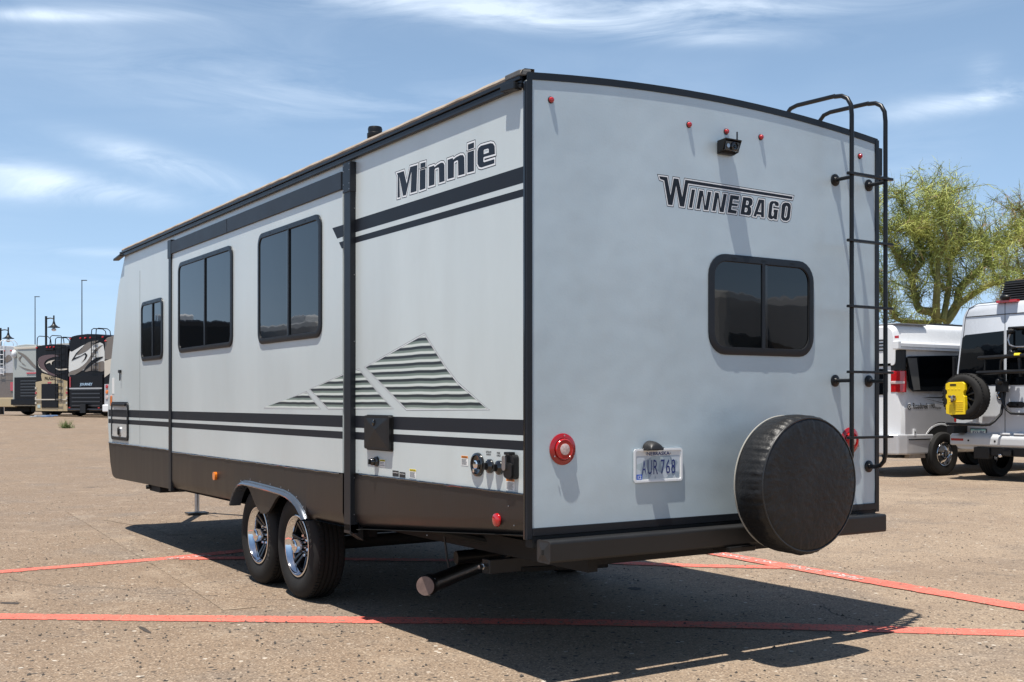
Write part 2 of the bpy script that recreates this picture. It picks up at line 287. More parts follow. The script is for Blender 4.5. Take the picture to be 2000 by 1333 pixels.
# ------------------------------------------------------------------ ground
def ground_h(x, y):
    d = Vector((x-CAM.x, y-CAM.y, 0)); dd = d.dot(FW); X = d.dot(RT)
    def ss(a, b, v):
        t = min(1, max(0, (v-a)/(b-a))); return t*t*(3-2*t)
    return .6*ss(25, 53, dd)*ss(8, -4, X)
def ax(c, lim, n, k):
    return [c+lim*math.sinh(k*(i/n*2-1))/math.sinh(k) for i in range(n+1)]
xs = ax(2, 1500, 130, 5.2); ys = ax(20, 1500, 130, 5.0)
g = MB()
gm = bpy.data.materials.new('old_asphalt'); gm.use_nodes = True
def asphalt(t, paint=None, cover=1., pale=.60):
    """weathered chip-seal asphalt: bound stones, worn patches, cracks; optional paint worn through on top"""
    nn = t.nodes; b = nn['Principled BSDF']; lk = t.links.new
    c = nn.new('ShaderNodeTexCoord').outputs['Object']
    def noise(s, d=4, ro=.55, off=0):
        n = nn.new('ShaderNodeTexNoise'); n.inputs['Scale'].default_value = s; n.inputs['Detail'].default_value = d; n.inputs['Roughness'].default_value = ro
        if off:
            m_ = nn.new('ShaderNodeMapping'); m_.inputs['Location'].default_value = (off, off*.7, 0); lk(c, m_.inputs[0]); lk(m_.outputs[0], n.inputs[0])
        else: lk(c, n.inputs[0])
        return n.outputs[0]
    def ramp(s, a, bb, lo=0., hi=1.):
        r = nn.new('ShaderNodeMapRange'); r.inputs[1].default_value = a; r.inputs[2].default_value = bb; r.inputs[3].default_value = lo; r.inputs[4].default_value = hi; lk(s, r.inputs[0]); return r.outputs[0]
    def mixc(f, a, bb, op='MIX'):
        m_ = nn.new('ShaderNodeMix'); m_.data_type = 'RGBA'; m_.blend_type = op
        for i, v in ((0, f), (6, a), (7, bb)):
            if isinstance(v, tuple): m_.inputs[i].default_value = (*v, 1)
            elif isinstance(v, float): m_.inputs[i].default_value = v
            else: lk(v, m_.inputs[i])
        return m_.outputs[2]
    def vor(s, f='F1', out='Distance'):
        v = nn.new('ShaderNodeTexVoronoi'); v.feature = f; v.inputs['Scale'].default_value = s; lk(c, v.inputs[0]); return v.outputs[out]
    base = mixc(ramp(noise(.22, 5, .6), .35, .66), (.250, .182, .127), (.338, .260, .184))
    sxy = nn.new('ShaderNodeSeparateXYZ'); lk(c, sxy.inputs[0])      # the lane nearer the coaches is darker and browner than the bay on the right
    ln_ = mth('ADD', mth('ADD', mth('MULTIPLY', sxy.outputs[0], .14, tree=t), mth('MULTIPLY', sxy.outputs[1], -.08, tree=t), tree=t), mth('MULTIPLY', noise(.35, 4, .6, 51), 1.6, tree=t), tree=t)
    base = mixc(ramp(ln_, 1.15, .35, 0, .7), base, (.185, .128, .086))
    base = mixc(ramp(noise(.9, 6, .65, 13), .50, .70), base, (.185, .148, .118))
    base = mixc(ramp(noise(3.2, 6, .7, 31), .55, .75, 0, .45), base, (.38, .32, .25))
    vc = nn.new('ShaderNodeTexVoronoi'); vc.inputs['Scale'].default_value = 105; lk(c, vc.inputs[0])
    sc = nn.new('ShaderNodeSeparateColor'); lk(vc.outputs['Color'], sc.inputs[0])
    base = mixc(ramp(sc.outputs[0], .0, .34, .80, 0), base, (.070, .052, .040))
    base = mixc(ramp(sc.outputs[1], .82, 1., 0, .55), base, (.58, .48, .37))
    base = mixc(ramp(vc.outputs['Distance'], .45, .8, 0, .45), base, (.11, .085, .065))
    vd = nn.new('ShaderNodeTexVoronoi'); vd.inputs['Scale'].default_value = 26; lk(c, vd.inputs[0]); s2 = nn.new('ShaderNodeSeparateColor'); lk(vd.outputs['Color'], s2.inputs[0])
    base = mixc(mth('MULTIPLY', ramp(s2.outputs[0], .90, .94), ramp(vd.outputs['Distance'], .42, .30), tree=t), base, (.045, .04, .036))
    base = mixc(mth('MULTIPLY', ramp(s2.outputs[1], .975, .99), ramp(vd.outputs['Distance'], .40, .28), tree=t), base, (.50, .45, .38))
    # cracks
    nv = nn.new('ShaderNodeTexNoise'); nv.inputs['Scale'].default_value = 1.5; nv.inputs['Detail'].default_value = 5; lk(c, nv.inputs[0])
    av = nn.new('ShaderNodeVectorMath'); av.operation = 'MULTIPLY_ADD'; lk(nv.outputs['Color'], av.inputs[0]); av.inputs[1].default_value = (.5, .5, 0); lk(c, av.inputs[2])
    ve = nn.new('ShaderNodeTexVoronoi'); ve.feature = 'DISTANCE_TO_EDGE'; ve.inputs['Scale'].default_value = .28; lk(av.outputs[0], ve.inputs[0])
    crk = mth('MULTIPLY', ramp(ve.outputs[0], .0018, .0006), ramp(noise(.5, 3, .5, 7), .52, .6), tree=t)
    base = mixc(mth('MULTIPLY', crk, .8, tree=t), base, (.03, .027, .025))
    base = mixc(ramp(noise(.55, 7, .7, 91), .50, .72, 0, .55), base, (.16, .118, .086))
    base = mixc(ramp(noise(1.9, 7, .75, 63), .54, .74, 0, .40), base, (.42, .335, .25))
    # oil stains
    base = mixc(ramp(noise(1.3, 4, .6, 77), .66, .74, 0, .6), base, (.055, .05, .047))
    if paint:
        wear = mth('MULTIPLY', ramp(noise(13, 8, .85, 5), .60, .52), ramp(sc.outputs[0], .06, .16), tree=t)
        wear = mth('MULTIPLY', wear, ramp(noise(1.1, 4, .6, 19), .30, .46, .62, cover), tree=t) if cover == 1 else mth('MULTIPLY', wear, ramp(noise(1.6, 5, .7, 3), .45, .62, 0., cover), tree=t)
        base = mixc(wear, base, mixc(ramp(noise(4, 4, .6), .35, .7), paint, tuple(v*.78 for v in paint)))
    lk(base, b.inputs['Base Color']); b.inputs['Roughness'].default_value = .88; b.inputs['Specular IOR Level'].default_value = .3
    h = mth('ADD', mth('MULTIPLY', vc.outputs['Distance'], -.5, tree=t), mth('MULTIPLY', noise(240, 3, .6), .5, tree=t), tree=t)
    h = mth('ADD', h, mth('MULTIPLY', noise(9, 4, .6), 1.4, tree=t), tree=t)
    bp = nn.new('ShaderNodeBump'); bp.inputs['Distance'].default_value = .004; bp.inputs['Strength'].default_value = .8; lk(h, bp.inputs['Height']); lk(bp.outputs[0], b.inputs['Normal'])
asphalt(gm.node_tree)
redp = bpy.data.materials.new('worn_red_paint'); redp.use_nodes = True; asphalt(redp.node_tree, (.70, .155, .115))
whitep = bpy.data.materials.new('worn_white_paint'); whitep.use_nodes = True; asphalt(whitep.node_tree, (.62, .56, .54))
nx = len(xs); g.add([(x, y, ground_h(x, y)) for y in ys for x in xs], [(j*nx+i, j*nx+i+1, (j+1)*nx+i+1, (j+1)*nx+i) for j in range(len(ys)-1) for i in range(nx-1)], gm, True)
g.build('ground', kind='structure')
def strip(pts, width, name, m, z=.004):
    """painted line along a run of ground points, a hand's breadth wide"""
    P = [Vector((p[0], p[1], z)) for p in pts]; Q = []
    for i in range(len(P)-1):
        n = max(1, int((P[i+1]-P[i]).length/.045)); Q += [P[i].lerp(P[i+1], k/n) for k in range(n)]
    Q.append(P[-1]); vs = []
    for i, p in enumerate(Q):
        t = (Q[min(i+1, len(Q)-1)]-Q[max(i-1, 0)]).normalized(); s_ = Vector((-t.y, t.x, 0))
        vs += [p+s_*(width/2+R.uniform(-.007, .007)+.006*sin(i*.11)), p-s_*(width/2+R.uniform(-.007, .007)+.006*sin(i*.07+2))]
    b = MB(); b.add(vs, [(2*i, 2*i+1, 2*i+3, 2*i+2) for i in range(len(Q)-1)], m); return b.build(name, kind='structure')
def GP(*a): return [tuple(PG(x, y))[:2] for x, y in a]
l1 = GP((0, 1205.5), (700, 1212), (1100, 1216), (1500, 1224), (2000, 1238)); d0 = (Vector(l1[0])-Vector(l1[1])).normalized(); l1 = [tuple(Vector(l1[0])+d0*14)]+l1; d0 = (Vector(l1[-1])-Vector(l1[-2])).normalized(); l1.append(tuple(Vector(l1[-1])+d0*9))
strip(l1, .185, 'painted_line', redp)
la = GP((0, 1118), (330, 1091), (480, 1076)); d0 = (Vector(la[0])-Vector(la[1])).normalized(); la = [tuple(Vector(la[0])+d0*14)]+la; la.append(tuple(PG(1340, 1073))[:2]+()) if False else None
strip(la, .165, 'painted_line', redp)
strip(GP((352, 1092), (475, 1091), (1170, 1099), (1360, 1106), (1560, 1110)), .16, 'painted_line', redp, .0055)
l3 = GP((1345, 1073), (1375, 1078), (1530, 1106), (1700, 1136), (2000, 1188)); d0 = (Vector(l3[-1])-Vector(l3[-2])).normalized(); l3.append(tuple(Vector(l3[-1])+d0*10)); d1 = (Vector(l3[0])-Vector(l3[2])).normalized(); l3 = [tuple(Vector(l3[0])+d1*1.2)]+l3
strip(l3, .21, 'painted_line', redp, .007)
ghost = bpy.data.materials.new('ghost_of_old_line'); ghost.use_nodes = True; asphalt(ghost.node_tree, (.50, .41, .31), .22)
strip(GP((150, 1000), (240, 1052), (330, 1105), (470, 1190)), .22, 'worn_line', ghost, .003)
strip(GP((185, 1010), (300, 1030), (350, 1045)), .16, 'worn_line', ghost, .0035)
tar = mat('tar_spot', (.045, .036, .03), .9, var=.3, vs=20)
for px, py, wx_, wy_ in ((283, 1230, 15, 5), (20, 1178, 22, 2.5), (1240, 1150, 14, 3), (60, 1110, 12, 2)):
    b = MB(); P = [PG(px+wx_*cos(a)*R.uniform(.7, 1.1)+wy_*.5*sin(a), py+wy_*sin(a)*R.uniform(.6, 1.2)+(wx_*.35*cos(a) if px == 283 else 0), .0022) for a in [2*pi*k/22 for k in range(22)]]; b.flat([P], tar); b.build('tar_patch', kind='structure')
# stencilled words on the line, read from its far side
A_ = Vector(l3[3]); B_ = Vector(l3[5]); dirv = (B_-A_).normalized(); nrm = Vector((-dirv.y, dirv.x))
tb = MB()
def onl(px, py): return Vector(tuple(PG(px, py))[:2])
for wd, a, b_ in (('FIRE', (1682, 1133), (1622, 1121)), ('LANE', (1600, 1118), (1542, 1107)), ('NO', (1513, 1102), (1477, 1096)), ('PARKING', (1462, 1093), (1366, 1077))):
    p0 = onl(*a); p1 = onl(*b_); ln = (p1-p0).length; ux = (p1-p0)/ln; uy = Vector((-ux.y, ux.x)); 
    if uy.dot(Vector((FW.x, FW.y))) > 0: uy = -uy
    p0 = p0-uy*.038
    put_text(tb, wd, 0, ln, 0, .085, lambda q, p0=p0, ux=ux, uy=uy: Vector((*(p0+ux*q[0]+uy*q[1]), .0090)), whitep, .012)
for wd, a, b_ in (('FIRE LANE', (410, 1086), (325, 1093)),):
    p0 = onl(*a); p1 = onl(*b_); ln = (p1-p0).length; ux = (p1-p0)/ln; uy = Vector((-ux.y, ux.x))
    if uy.dot(Vector((FW.x, FW.y))) > 0: uy = -uy
    p0 = p0-uy*.04
    put_text(tb, wd, 0, ln, 0, .07, lambda q, p0=p0, ux=ux, uy=uy: Vector((*(p0+ux*q[0]+uy*q[1]), .0060)), whitep, .012)
tb.build('stencilled_words', kind='structure')
# loose stones
sb = MB(); stm = mat('loose_stone', (.06, .052, .046), .9, var=.5, vs=3)
for i in range(4200):
    d = 3.2+R.random()**1.6*22; X = R.uniform(-.5, .5)*d; p = CAM+FW*d+RT*X; s_ = R.uniform(.004, .009)*(1.5 if R.random() < .12 else 1)
    c = Vector((p.x, p.y, s_*.3)); vs = [c+Vector((R.uniform(.7, 1.2)*s_*cos(a), R.uniform(.7, 1.2)*s_*sin(a), 0)) for a in (0, 1.3, 2.5, 3.8, 5.)]+[c+Vector((R.uniform(-.3, .3)*s_, R.uniform(-.3, .3)*s_, s_*R.uniform(.5, 1.)))]
    sb.add(vs, [(k, (k+1) % 5, 5) for k in range(5)], stm)
tag(sb.build('loose_stones', kind='stuff'), 'small dark loose stones scattered over the worn asphalt', 'gravel')
# ------------------------------------------------------------------ travel trailer
WD = 2.44
T = thing('travel_trailer', (1.22, 3.2, 0), 'long grey travel trailer in the middle, with black ladder and covered spare wheel', 'trailer')
FRONT = [(7.287, 2.80), (7.40, 2.67), (7.533, 2.517), (7.65, 2.27), (7.746, 2.003), (7.87, 1.72), (7.964, 1.472), (7.993, 1.255), (7.985, 1.08), (7.942, .91), (7.87, .70), (7.811, .60), (7.76, .56), (7.66, .545)]
def arch(x): return .066*(1-((x-1.22)/1.22)**2)
prof = [(0., .72), (0., 2.86), (2.4, 2.857), (4.8, 2.853), (7.15, 2.845)]+FRONT+[(5.5, .565), (1.83, .575)]
nc = 14; cols = [WD*i/nc for i in range(nc+1)]; b = MB(); np_ = len(prof); vs = []
for x in cols:
    for i, (y, z) in enumerate(prof): vs.append((x, y, z+(arch(x) if 1 <= i <= 5 else 0)))
for j in range(nc):
    for i in range(np_-1):
        if i == 0: continue                                    # the rear wall is a piece of its own
        m_ = tan if 1 <= i <= 3 else (capm if i < 13 else (skirtm if i < 18 else under))
        if i == 19 and j < 2:                                  # the floor is open over the wheels
            x0, x1 = cols[j], cols[j+1]
            for ya, yb in ((5.5, 4.06), (2.5, 1.83)): b.poly([(x0, ya, .57), (x0, yb, .57), (x1, yb, .57), (x1, ya, .57)], under)
            continue
        b.add([vs[j*np_+i], vs[j*np_+i+1], vs[(j+1)*np_+i+1], vs[(j+1)*np_+i]], [(0, 1, 2, 3)], m_, i >= 5)
    i = np_-1; b.add([vs[j*np_+i], vs[j*np_], vs[(j+1)*np_], vs[(j+1)*np_+i]], [(0, 1, 2, 3)], under)
# right hand wall
b.flat([[(WD, y, z) for y, z in prof]], grey)
# left hand wall above the skirt, then the flat inner skirt behind the wheel arch
up = [(0., .912), (0., 2.86), (2.4, 2.857), (4.8, 2.853), (7.15, 2.845)]+[p for p in FRONT if p[1] >= .9]
b.flat([[(0, y, z) for y, z in up]], grey)
b.build('body', T)
mb = MB(); mb.flat([[(x, -.0, z) for x, z in [(0, .72)]+[(x, 2.86+arch(x)) for x in cols]+[(WD, .72)]]], rearm); mb.build('rear_wall', T)
# faint dirty streaks / seams on the left wall
mb = MB()
for y in (6.72,): mb.box(-.0012, .001, y, y+.004, .93, 2.6, dustm)
mb.build('panel_seam', T)

# skirt sections, rolled under at the bottom
def lin(P, y):
    P = sorted(P)
    if y <= P[0][0]: return P[0][1]
    for (a, za), (c, zc) in zip(P, P[1:]):
        if y <= c: return za+(zc-za)*(y-a)/(c-a)
    return P[-1][1]
ARCH = [(2.56, .575), (2.60, .60), (2.66, .64), (2.75, .675), (2.9, .70), (3.03, .695), (3.10, .665), (3.17, .61), (3.24, .565), (3.30, .545), (3.35, .54), (3.40, .545), (3.45, .565), (3.52, .61), (3.58, .66), (3.63, .70), (3.72, .73), (3.80, .715), (3.86, .68), (3.92, .63), (3.965, .575)]
def skirt(y0, y1, zt, xf, bot, roll=True, wheel=False, n=80):
    b = MB(); ys_ = [y0+(y1-y0)*i/n for i in range(n+1)]
    if wheel: ys_ = sorted(set([round(v, 4) for v in ys_ if not 2.55 < v < 3.97]+[2.5599, 3.9651]+[p[0] for p in ARCH]+[2.56+i*.02 for i in range(71)]))
    rows = []
    for y in ys_:
        inside = wheel and 2.56 <= y <= 3.965
        zb = lin(ARCH, y) if inside else lin(bot, y)
        if inside: pr_ = [(xf, zt), (xf, zb), (xf+.006, zb), (xf+.012, zb), (xf+.018, zb), (xf+.02, zb)]
        else: pr_ = [(xf, zt), (xf, zb+.10), (xf+.012, zb+.045), (xf+.045, zb+.012), (xf+.10, zb), (xf+.22, zb+.004)]
        rows.append([(x, y, z) for x, z in pr_])
    k = 6; b.add([p for r in rows for p in r], [(i*k+j, i*k+j+1, (i+1)*k+j+1, (i+1)*k+j) for i in range(len(rows)-1) for j in range(k-1)], skirtm, True)
    return b
BOT = [(0, .70), (.35, .678), (.9, .637), (1.83, .575), (5.5, .563), (7.55, .545)]
skirt(.012, 1.96, .912, -.006, BOT).build('skirt_panel', T, ang=50)
skirt(1.99, 5.60, .900, -.026, [(y, z-.012) for y, z in BOT], wheel=True).build('skirt_panel', T, ang=50)
# front section follows the nose
b = MB(); FR = [(5.64, .90), (5.64, .60), (5.64, .57)]
pts = [(5.63, .912), (7.942, .912), (7.87, .70), (7.811, .61), (7.775, .572), (7.72, .552), (7.62, .546), (5.63, .563)]
b.prism([(-.006, y, z) for y, z in pts], (.05, 0, 0), skirtm); b.build('skirt_panel', T, .012)
# sealant drip line where skirt meets wall
mb = MB()
for y0, y1, z_, x_ in ((.02, 1.93, .908, -.009), (2.03, 5.56, .898, -.028), (5.66, 7.93, .909, -.009)):
    pth = []; n = int((y1-y0)/.05)
    for i in range(n+1): pth.append((x_+R.uniform(-.001, .001), y0+(y1-y0)*i/n, z_+R.uniform(-.003, .002)))
    mb.tube(pth, .005, blkgloss, 6)
mb.build('sealant_bead', T)

# wheel arch moulding
fm = mat('fender_moulding', (.075, .088, .11), .20, metal=.4, coat=.6, var=.1, vs=8)
fp = [(3.985, .565), (3.95, .62), (3.90, .672), (3.84, .712), (3.78, .735), (3.70, .746), (3.55, .745), (3.2, .735), (2.95, .725), (2.84, .712), (2.74, .688), (2.66, .655), (2.60, .615), (2.555, .572)]
b = MB(); rows = []
for i, (y, z) in enumerate(fp):
    a = Vector(fp[max(i-1, 0)]); c = Vector(fp[min(i+1, len(fp)-1)]); t = (c-a).normalized(); n_ = Vector((t.y, -t.x))
    if n_.y < 0 and abs(t.y) < .9: n_ = -n_
    if i == 0: n_ = Vector((.8, .6)).normalized()
    if i == len(fp)-1: n_ = Vector((-.8, .6)).normalized()
    cs = [(-.026, .016), (-.031, .015), (-.033, .008), (-.042, .004), (-.054, -.004), (-.059, -.013), (-.054, -.022), (-.026, -.024), (-.006, -.024), (.03, -.024)]
    rows.append([(x, y+n_.x*d, z+n_.y*d) for x, d in cs])
k = len(rows[0]); b.add([p for r in rows for p in r], [(i*k+j, i*k+j+1, (i+1)*k+j+1, (i+1)*k+j) for i in range(len(rows)-1) for j in range(k-1)], fm, True)
b.build('fender_trim', T, ang=40)
b = MB()
for y, z in [(3.93, .668), (3.80, .749), (3.6, .771), (3.4, .766), (3.2, .76), (3.0, .752), (2.86, .74), (2.72, .706), (2.61, .65)]: b.ell((-.0275, y, z), .003, .006, .006, alu, 8, 4)
b.build('screw_row', T)
# wheel well
b = MB(); b.box(.35, .36, 2.5, 4.05, .60, .95, under); b.box(-.0, .35, 2.5, 4.05, .94, .95, under)
b.box(-.0, .3, 2.49, 2.5, .6, .95, under); b.box(-.0, .3, 4.05, 4.06, .6, .95, under); b.build('wheel_well', T)

# stripes and lettering on the left wall (flat vinyl)
def dec(loops, fn, m, b): b.flat([[fn(p) for p in l] for l in loops], m); return b
b = MB(); S0 = -.0004; S1 = -.0224
def quadyz(y0, y1, z0, z1, x, m, b): b.poly([(x, y0, z0), (x, y1, z0), (x, y1, z1), (x, y0, z1)], m)
for (z0, z1) in ((1.158, 1.250), (1.112, 1.113+.0), ): pass
LOW = ((1.160, 1.251), (1.079, 1.126))
LOW = ((PX(1030, 851)[2], PX(1030, 820.6)[2]), (PX(1030, 880.7)[2], PX(1030, 862)[2]))
for z0, z1 in LOW: quadyz(.025, 1.96, z0, z1, S0, stripem, b); quadyz(5.66, 7.97, z0, z1, S0, stripem, b); quadyz(2.0, 5.6, z0, z1, S1, stripem, b)
UPS = ((PX(1030, 355)[2], PX(1030, 322.7)[2]), (PX(1030, 382)[2], PX(1030, 367)[2]))
for z0, z1 in UPS: quadyz(.025, 1.96, z0, z1, S0, stripem, b)
for pts in ([(649, 446), (671.5, 439), (671.5, 462), (658.5, 466.5)], [(662, 474), (671.5, 471), (671.5, 484.5), (667.5, 486)]):
    b.poly([PX(x, y, S1) for x, y in pts], stripem)
b.build('vinyl_stripe', T)
hm = bpy.data.materials.new('landscape_vinyl'); hm.use_nodes = True; t = hm.node_tree
c = t.nodes.new('ShaderNodeTexCoord'); sp = t.nodes.new('ShaderNodeSeparateXYZ'); t.links.new(c.outputs['Object'], sp.inputs[0])
nz = t.nodes.new('ShaderNodeTexNoise'); nz.inputs['Scale'].default_value = 3.; nz.inputs['Detail'].default_value = 2; mpp = t.nodes.new('ShaderNodeMapping'); mpp.inputs['Scale'].default_value = (1, 1.2, .4); t.links.new(c.outputs['Object'], mpp.inputs[0]); t.links.new(mpp.outputs[0], nz.inputs[0])
zz = mth('ADD', sp.outputs[2], mth('MULTIPLY', nz.outputs[0], .012, tree=t), tree=t)
fr = mth('FRACT', mth('DIVIDE', mth('SUBTRACT', zz, 1.262, tree=t), .0432, tree=t), tree=t)
cr = t.nodes.new('ShaderNodeValToRGB'); t.links.new(fr, cr.inputs[0]); e = cr.color_ramp.elements
e[0].position = 0; e[0].color = (.60, .66, .62, 1); e[1].position = 1.; e[1].color = (.66, .70, .68, 1)
for p_, c_ in ((.14, (.62, .67, .63)), (.20, (.20, .25, .22)), (.46, (.15, .19, .17)), (.52, (.025, .032, .035)), (.80, (.018, .022, .028)), (.86, (.5, .55, .52))):
    q = e.new(p_); q.color = (*c_, 1)
t.links.new(cr.outputs[0], t.nodes['Principled BSDF'].inputs['Base Color']); t.nodes['Principled BSDF'].inputs['Roughness'].default_value = .35
b = MB()
for loops in TRI1:
    for d, m_, l in ((.013, inkd, 0), (.0105, inkw, 1), (.004, inkd, 2), (.002, hm, 3)): dec(grow(loops, d), side(S0-.00015*l), m_, b)
sh = -.0225
def clip_poly(P, y0, y1):
    def half(P, keep, cut):
        o = []
        for i in range(len(P)):
            a, c = P[i-1], P[i]; ka, kc = keep(a), keep(c)
            if ka != kc:
                t_ = (cut-a[0])/(c[0]-a[0]); o.append((cut, a[1]+(c[1]-a[1])*t_))
            if kc: o.append(c)
        return o
    P = half(P, lambda p: p[0] >= y0, y0); return half(P, lambda p: p[0] <= y1, y1) if P else P
for loops in TRI2:
    for d, m_, l in ((.010, inkd, 0), (.0078, inkw, 1), (.003, inkd, 2), (.0015, hm, 3)):
        P = grow(loops, d)[0]
        for y0, y1, x_ in ((0, 1.96, S0), (1.99, 6, S1)):
            Q = clip_poly(P, y0, y1)
            if len(Q) > 2: dec([Q], side(x_-.00015*l), m_, b)
b.build('mountain_decal', T)
b = MB()
for loops in MINNIE:
    for d, m_, l in ((.0150, inkd, 0), (.0112, inkw, 1), (.0025, inkd, 2)): dec(grow(loops, d) if d < .01 else [offset_loop(loops[0], d)]+([offset_loop(h, -min(d, .008)) for h in loops[1:]]), side(S0-.00015*l), m_, b)
b.build('lettering', T, label='dark italic slab lettering reading Minnie')
b = MB()
for loops in WINNEBAGO:
    for d, m_, l in ((.0105, inkd, 0), (.0072, inkw, 1), (.001, inkd, 2)): dec(grow(loops, d), rear(-.0003-.00012*l), m_, b)
b.build('lettering', T, label='black outlined lettering reading WINNEBAGO with a bar over it')

# slide-out room: proud panel, fascia, vertical seals
b = MB(); b.box(-.022, .01, 2.0, 5.63, .903, 2.64, grey); sp_ = b.build('slide_out_panel', T)
b = MB(); b.box(-.034, .01, 2.0, 5.62, 2.632, 2.742, bandm); b.build('slide_out_fascia', T, .003)
b = MB(); b.box(-.0355, -.033, 4.10, 4.103, 2.634, 2.74, blk); b.build('fascia_joint', T)
TA, TB = PX(684, 700, -.036)[1], PX(671.6, 700, -.036)[1]
b = MB(); b.box(-.036, .02, TA, TB, .545, 2.655, trimm); b.box(-.040, .02, TA-.006, TB+.012, 2.60, 2.78, trimm)
b.add([(-.036, TB, .56), (-.036, TA, .56), (.05, TA, .50), (.05, TB, .50), (-.036, TB, .6), (-.036, TA, .6), (.05, TA, .6), (.05, TB, .6)], [(0, 1, 2, 3), (0, 1, 5, 4), (1, 2, 6, 5), (0, 3, 7, 4)], trimm)
b.build('slide_out_seal', T, .003)
b = MB(); b.box(-.034, .02, 5.58, 5.65, .55, 2.66, trimm); b.box(-.037, .02, 5.57, 5.672, 2.60, 2.76, trimm); b.build('slide_out_seal', T, .003)
b = MB()
for y in (TA+.006, TB-.004):
    for z in (2.615, 2.65, 2.73, 2.765): b.ell((-.041, y, z), .002, .004, .004, alu, 6, 4)
for z in (.66, .88, 1.3, 1.7, 2.1, 2.5): b.ell((-.01, TA-.002, z), .003, .003, .003, alu, 6, 4)
b.build('screw_row', T)

# edge trims
b = MB(); b.box(-.010, .006, -.004, .026, .70, 2.82, trimm); b.box(-.013, -.010, .008, .020, .70, 2.82, blkgloss); b.build('corner_trim', T, .002)
b = MB(); b.box(-.008, .022, -.006, -.0005, .70, 2.855, trimm); b.build('corner_trim', T, .002)
b = MB(); b.box(WD-.022, WD+.010, -.0065, .03, .70, 2.855, trimm); b.build('corner_trim', T, .002)
b = MB(); n = 20; top = [(WD*i/n, 2.862+arch(WD*i/n)) for i in range(n+1)]; low = [(x, z-.034) for x, z in reversed(top)]
b.prism([(x, -.005, z) for x, z in top+low], (0, .05, 0), trimm); b.build('roof_edge_trim', T, .002)
b = MB(); b.box(.022, WD-.022, -.008, .0, .715, .752, trimm); b.box(.02, WD-.02, -.004, .05, .66, .714, under); b.build('bottom_trim', T, .002)
# gutter and awning rail along the left eave
b = MB(); b.box(-.024, -.001, .03, 7.42, 2.796, 2.812, trimm); b.box(-.016, -.001, .03, 7.40, 2.813, 2.832, trimm); b.box(-.026, -.001, .03, 7.40, 2.833, 2.852, trimm); b.build('awning_rail', T, .003)
b = MB(); pr2 = [(-.022, 2.853), (-.026, 2.862), (-.020, 2.874), (-.004, 2.884), (.05, 2.888), (.05, 2.855)]
rows = []
for i in range(101):
    y = .02+7.3*i/100; wob = .0016*sin(i*1.7)+.0012*sin(i*.61)+R.uniform(-.0008, .0008); rows.append([(x+wob, y, z+wob*(1.2 if j > 0 else 0)) for j, (x, z) in enumerate(pr2)])
k = len(pr2); b.add([p for r in rows for p in r], [(i*k+j, i*k+j+1, (i+1)*k+j+1, (i+1)*k+j) for i in range(100) for j in range(k-1)], tan, True); b.build('roof_membrane_edge', T)
b = MB(); b.prism([(-.045, .05, 2.790), (-.045, .17, 2.80), (0, .17, 2.80), (0, .05, 2.79)], (0, 0, .035), blk); b.prism([(-.030, .03, 2.85), (-.026, .16, 2.852), (.02, .16, 2.852), (.02, .0, 2.85)], (0, 0, .028), dustm); b.build('gutter_spout', T, .005)
b = MB(); b.prism([(-.05, 7.30, 2.80), (-.05, 7.56, 2.778), (.0, 7.52, 2.778), (.0, 7.28, 2.80)], (0, 0, .022), blk); b.build('gutter_spout', T, .004)
b = MB(); b.lathe((.5, 2.62, 2.90), (0, 0, 1), [(.04, 0), (.04, .24)], blk, 20); b.lathe((.5, 2.62, 3.12), (0, 0, 1), [(.0, -.0), (.045, 0), (.055, .015), (.055, .045), (.048, .05), (.050, .075), (.045, .09), (0, .09)], blk, 20); b.build('roof_vent_pipe', T)
b = MB(); b.box(.52, .86, .35, .8, 2.90, 2.95, tan); b.build('roof_vent_lid', T, .02)

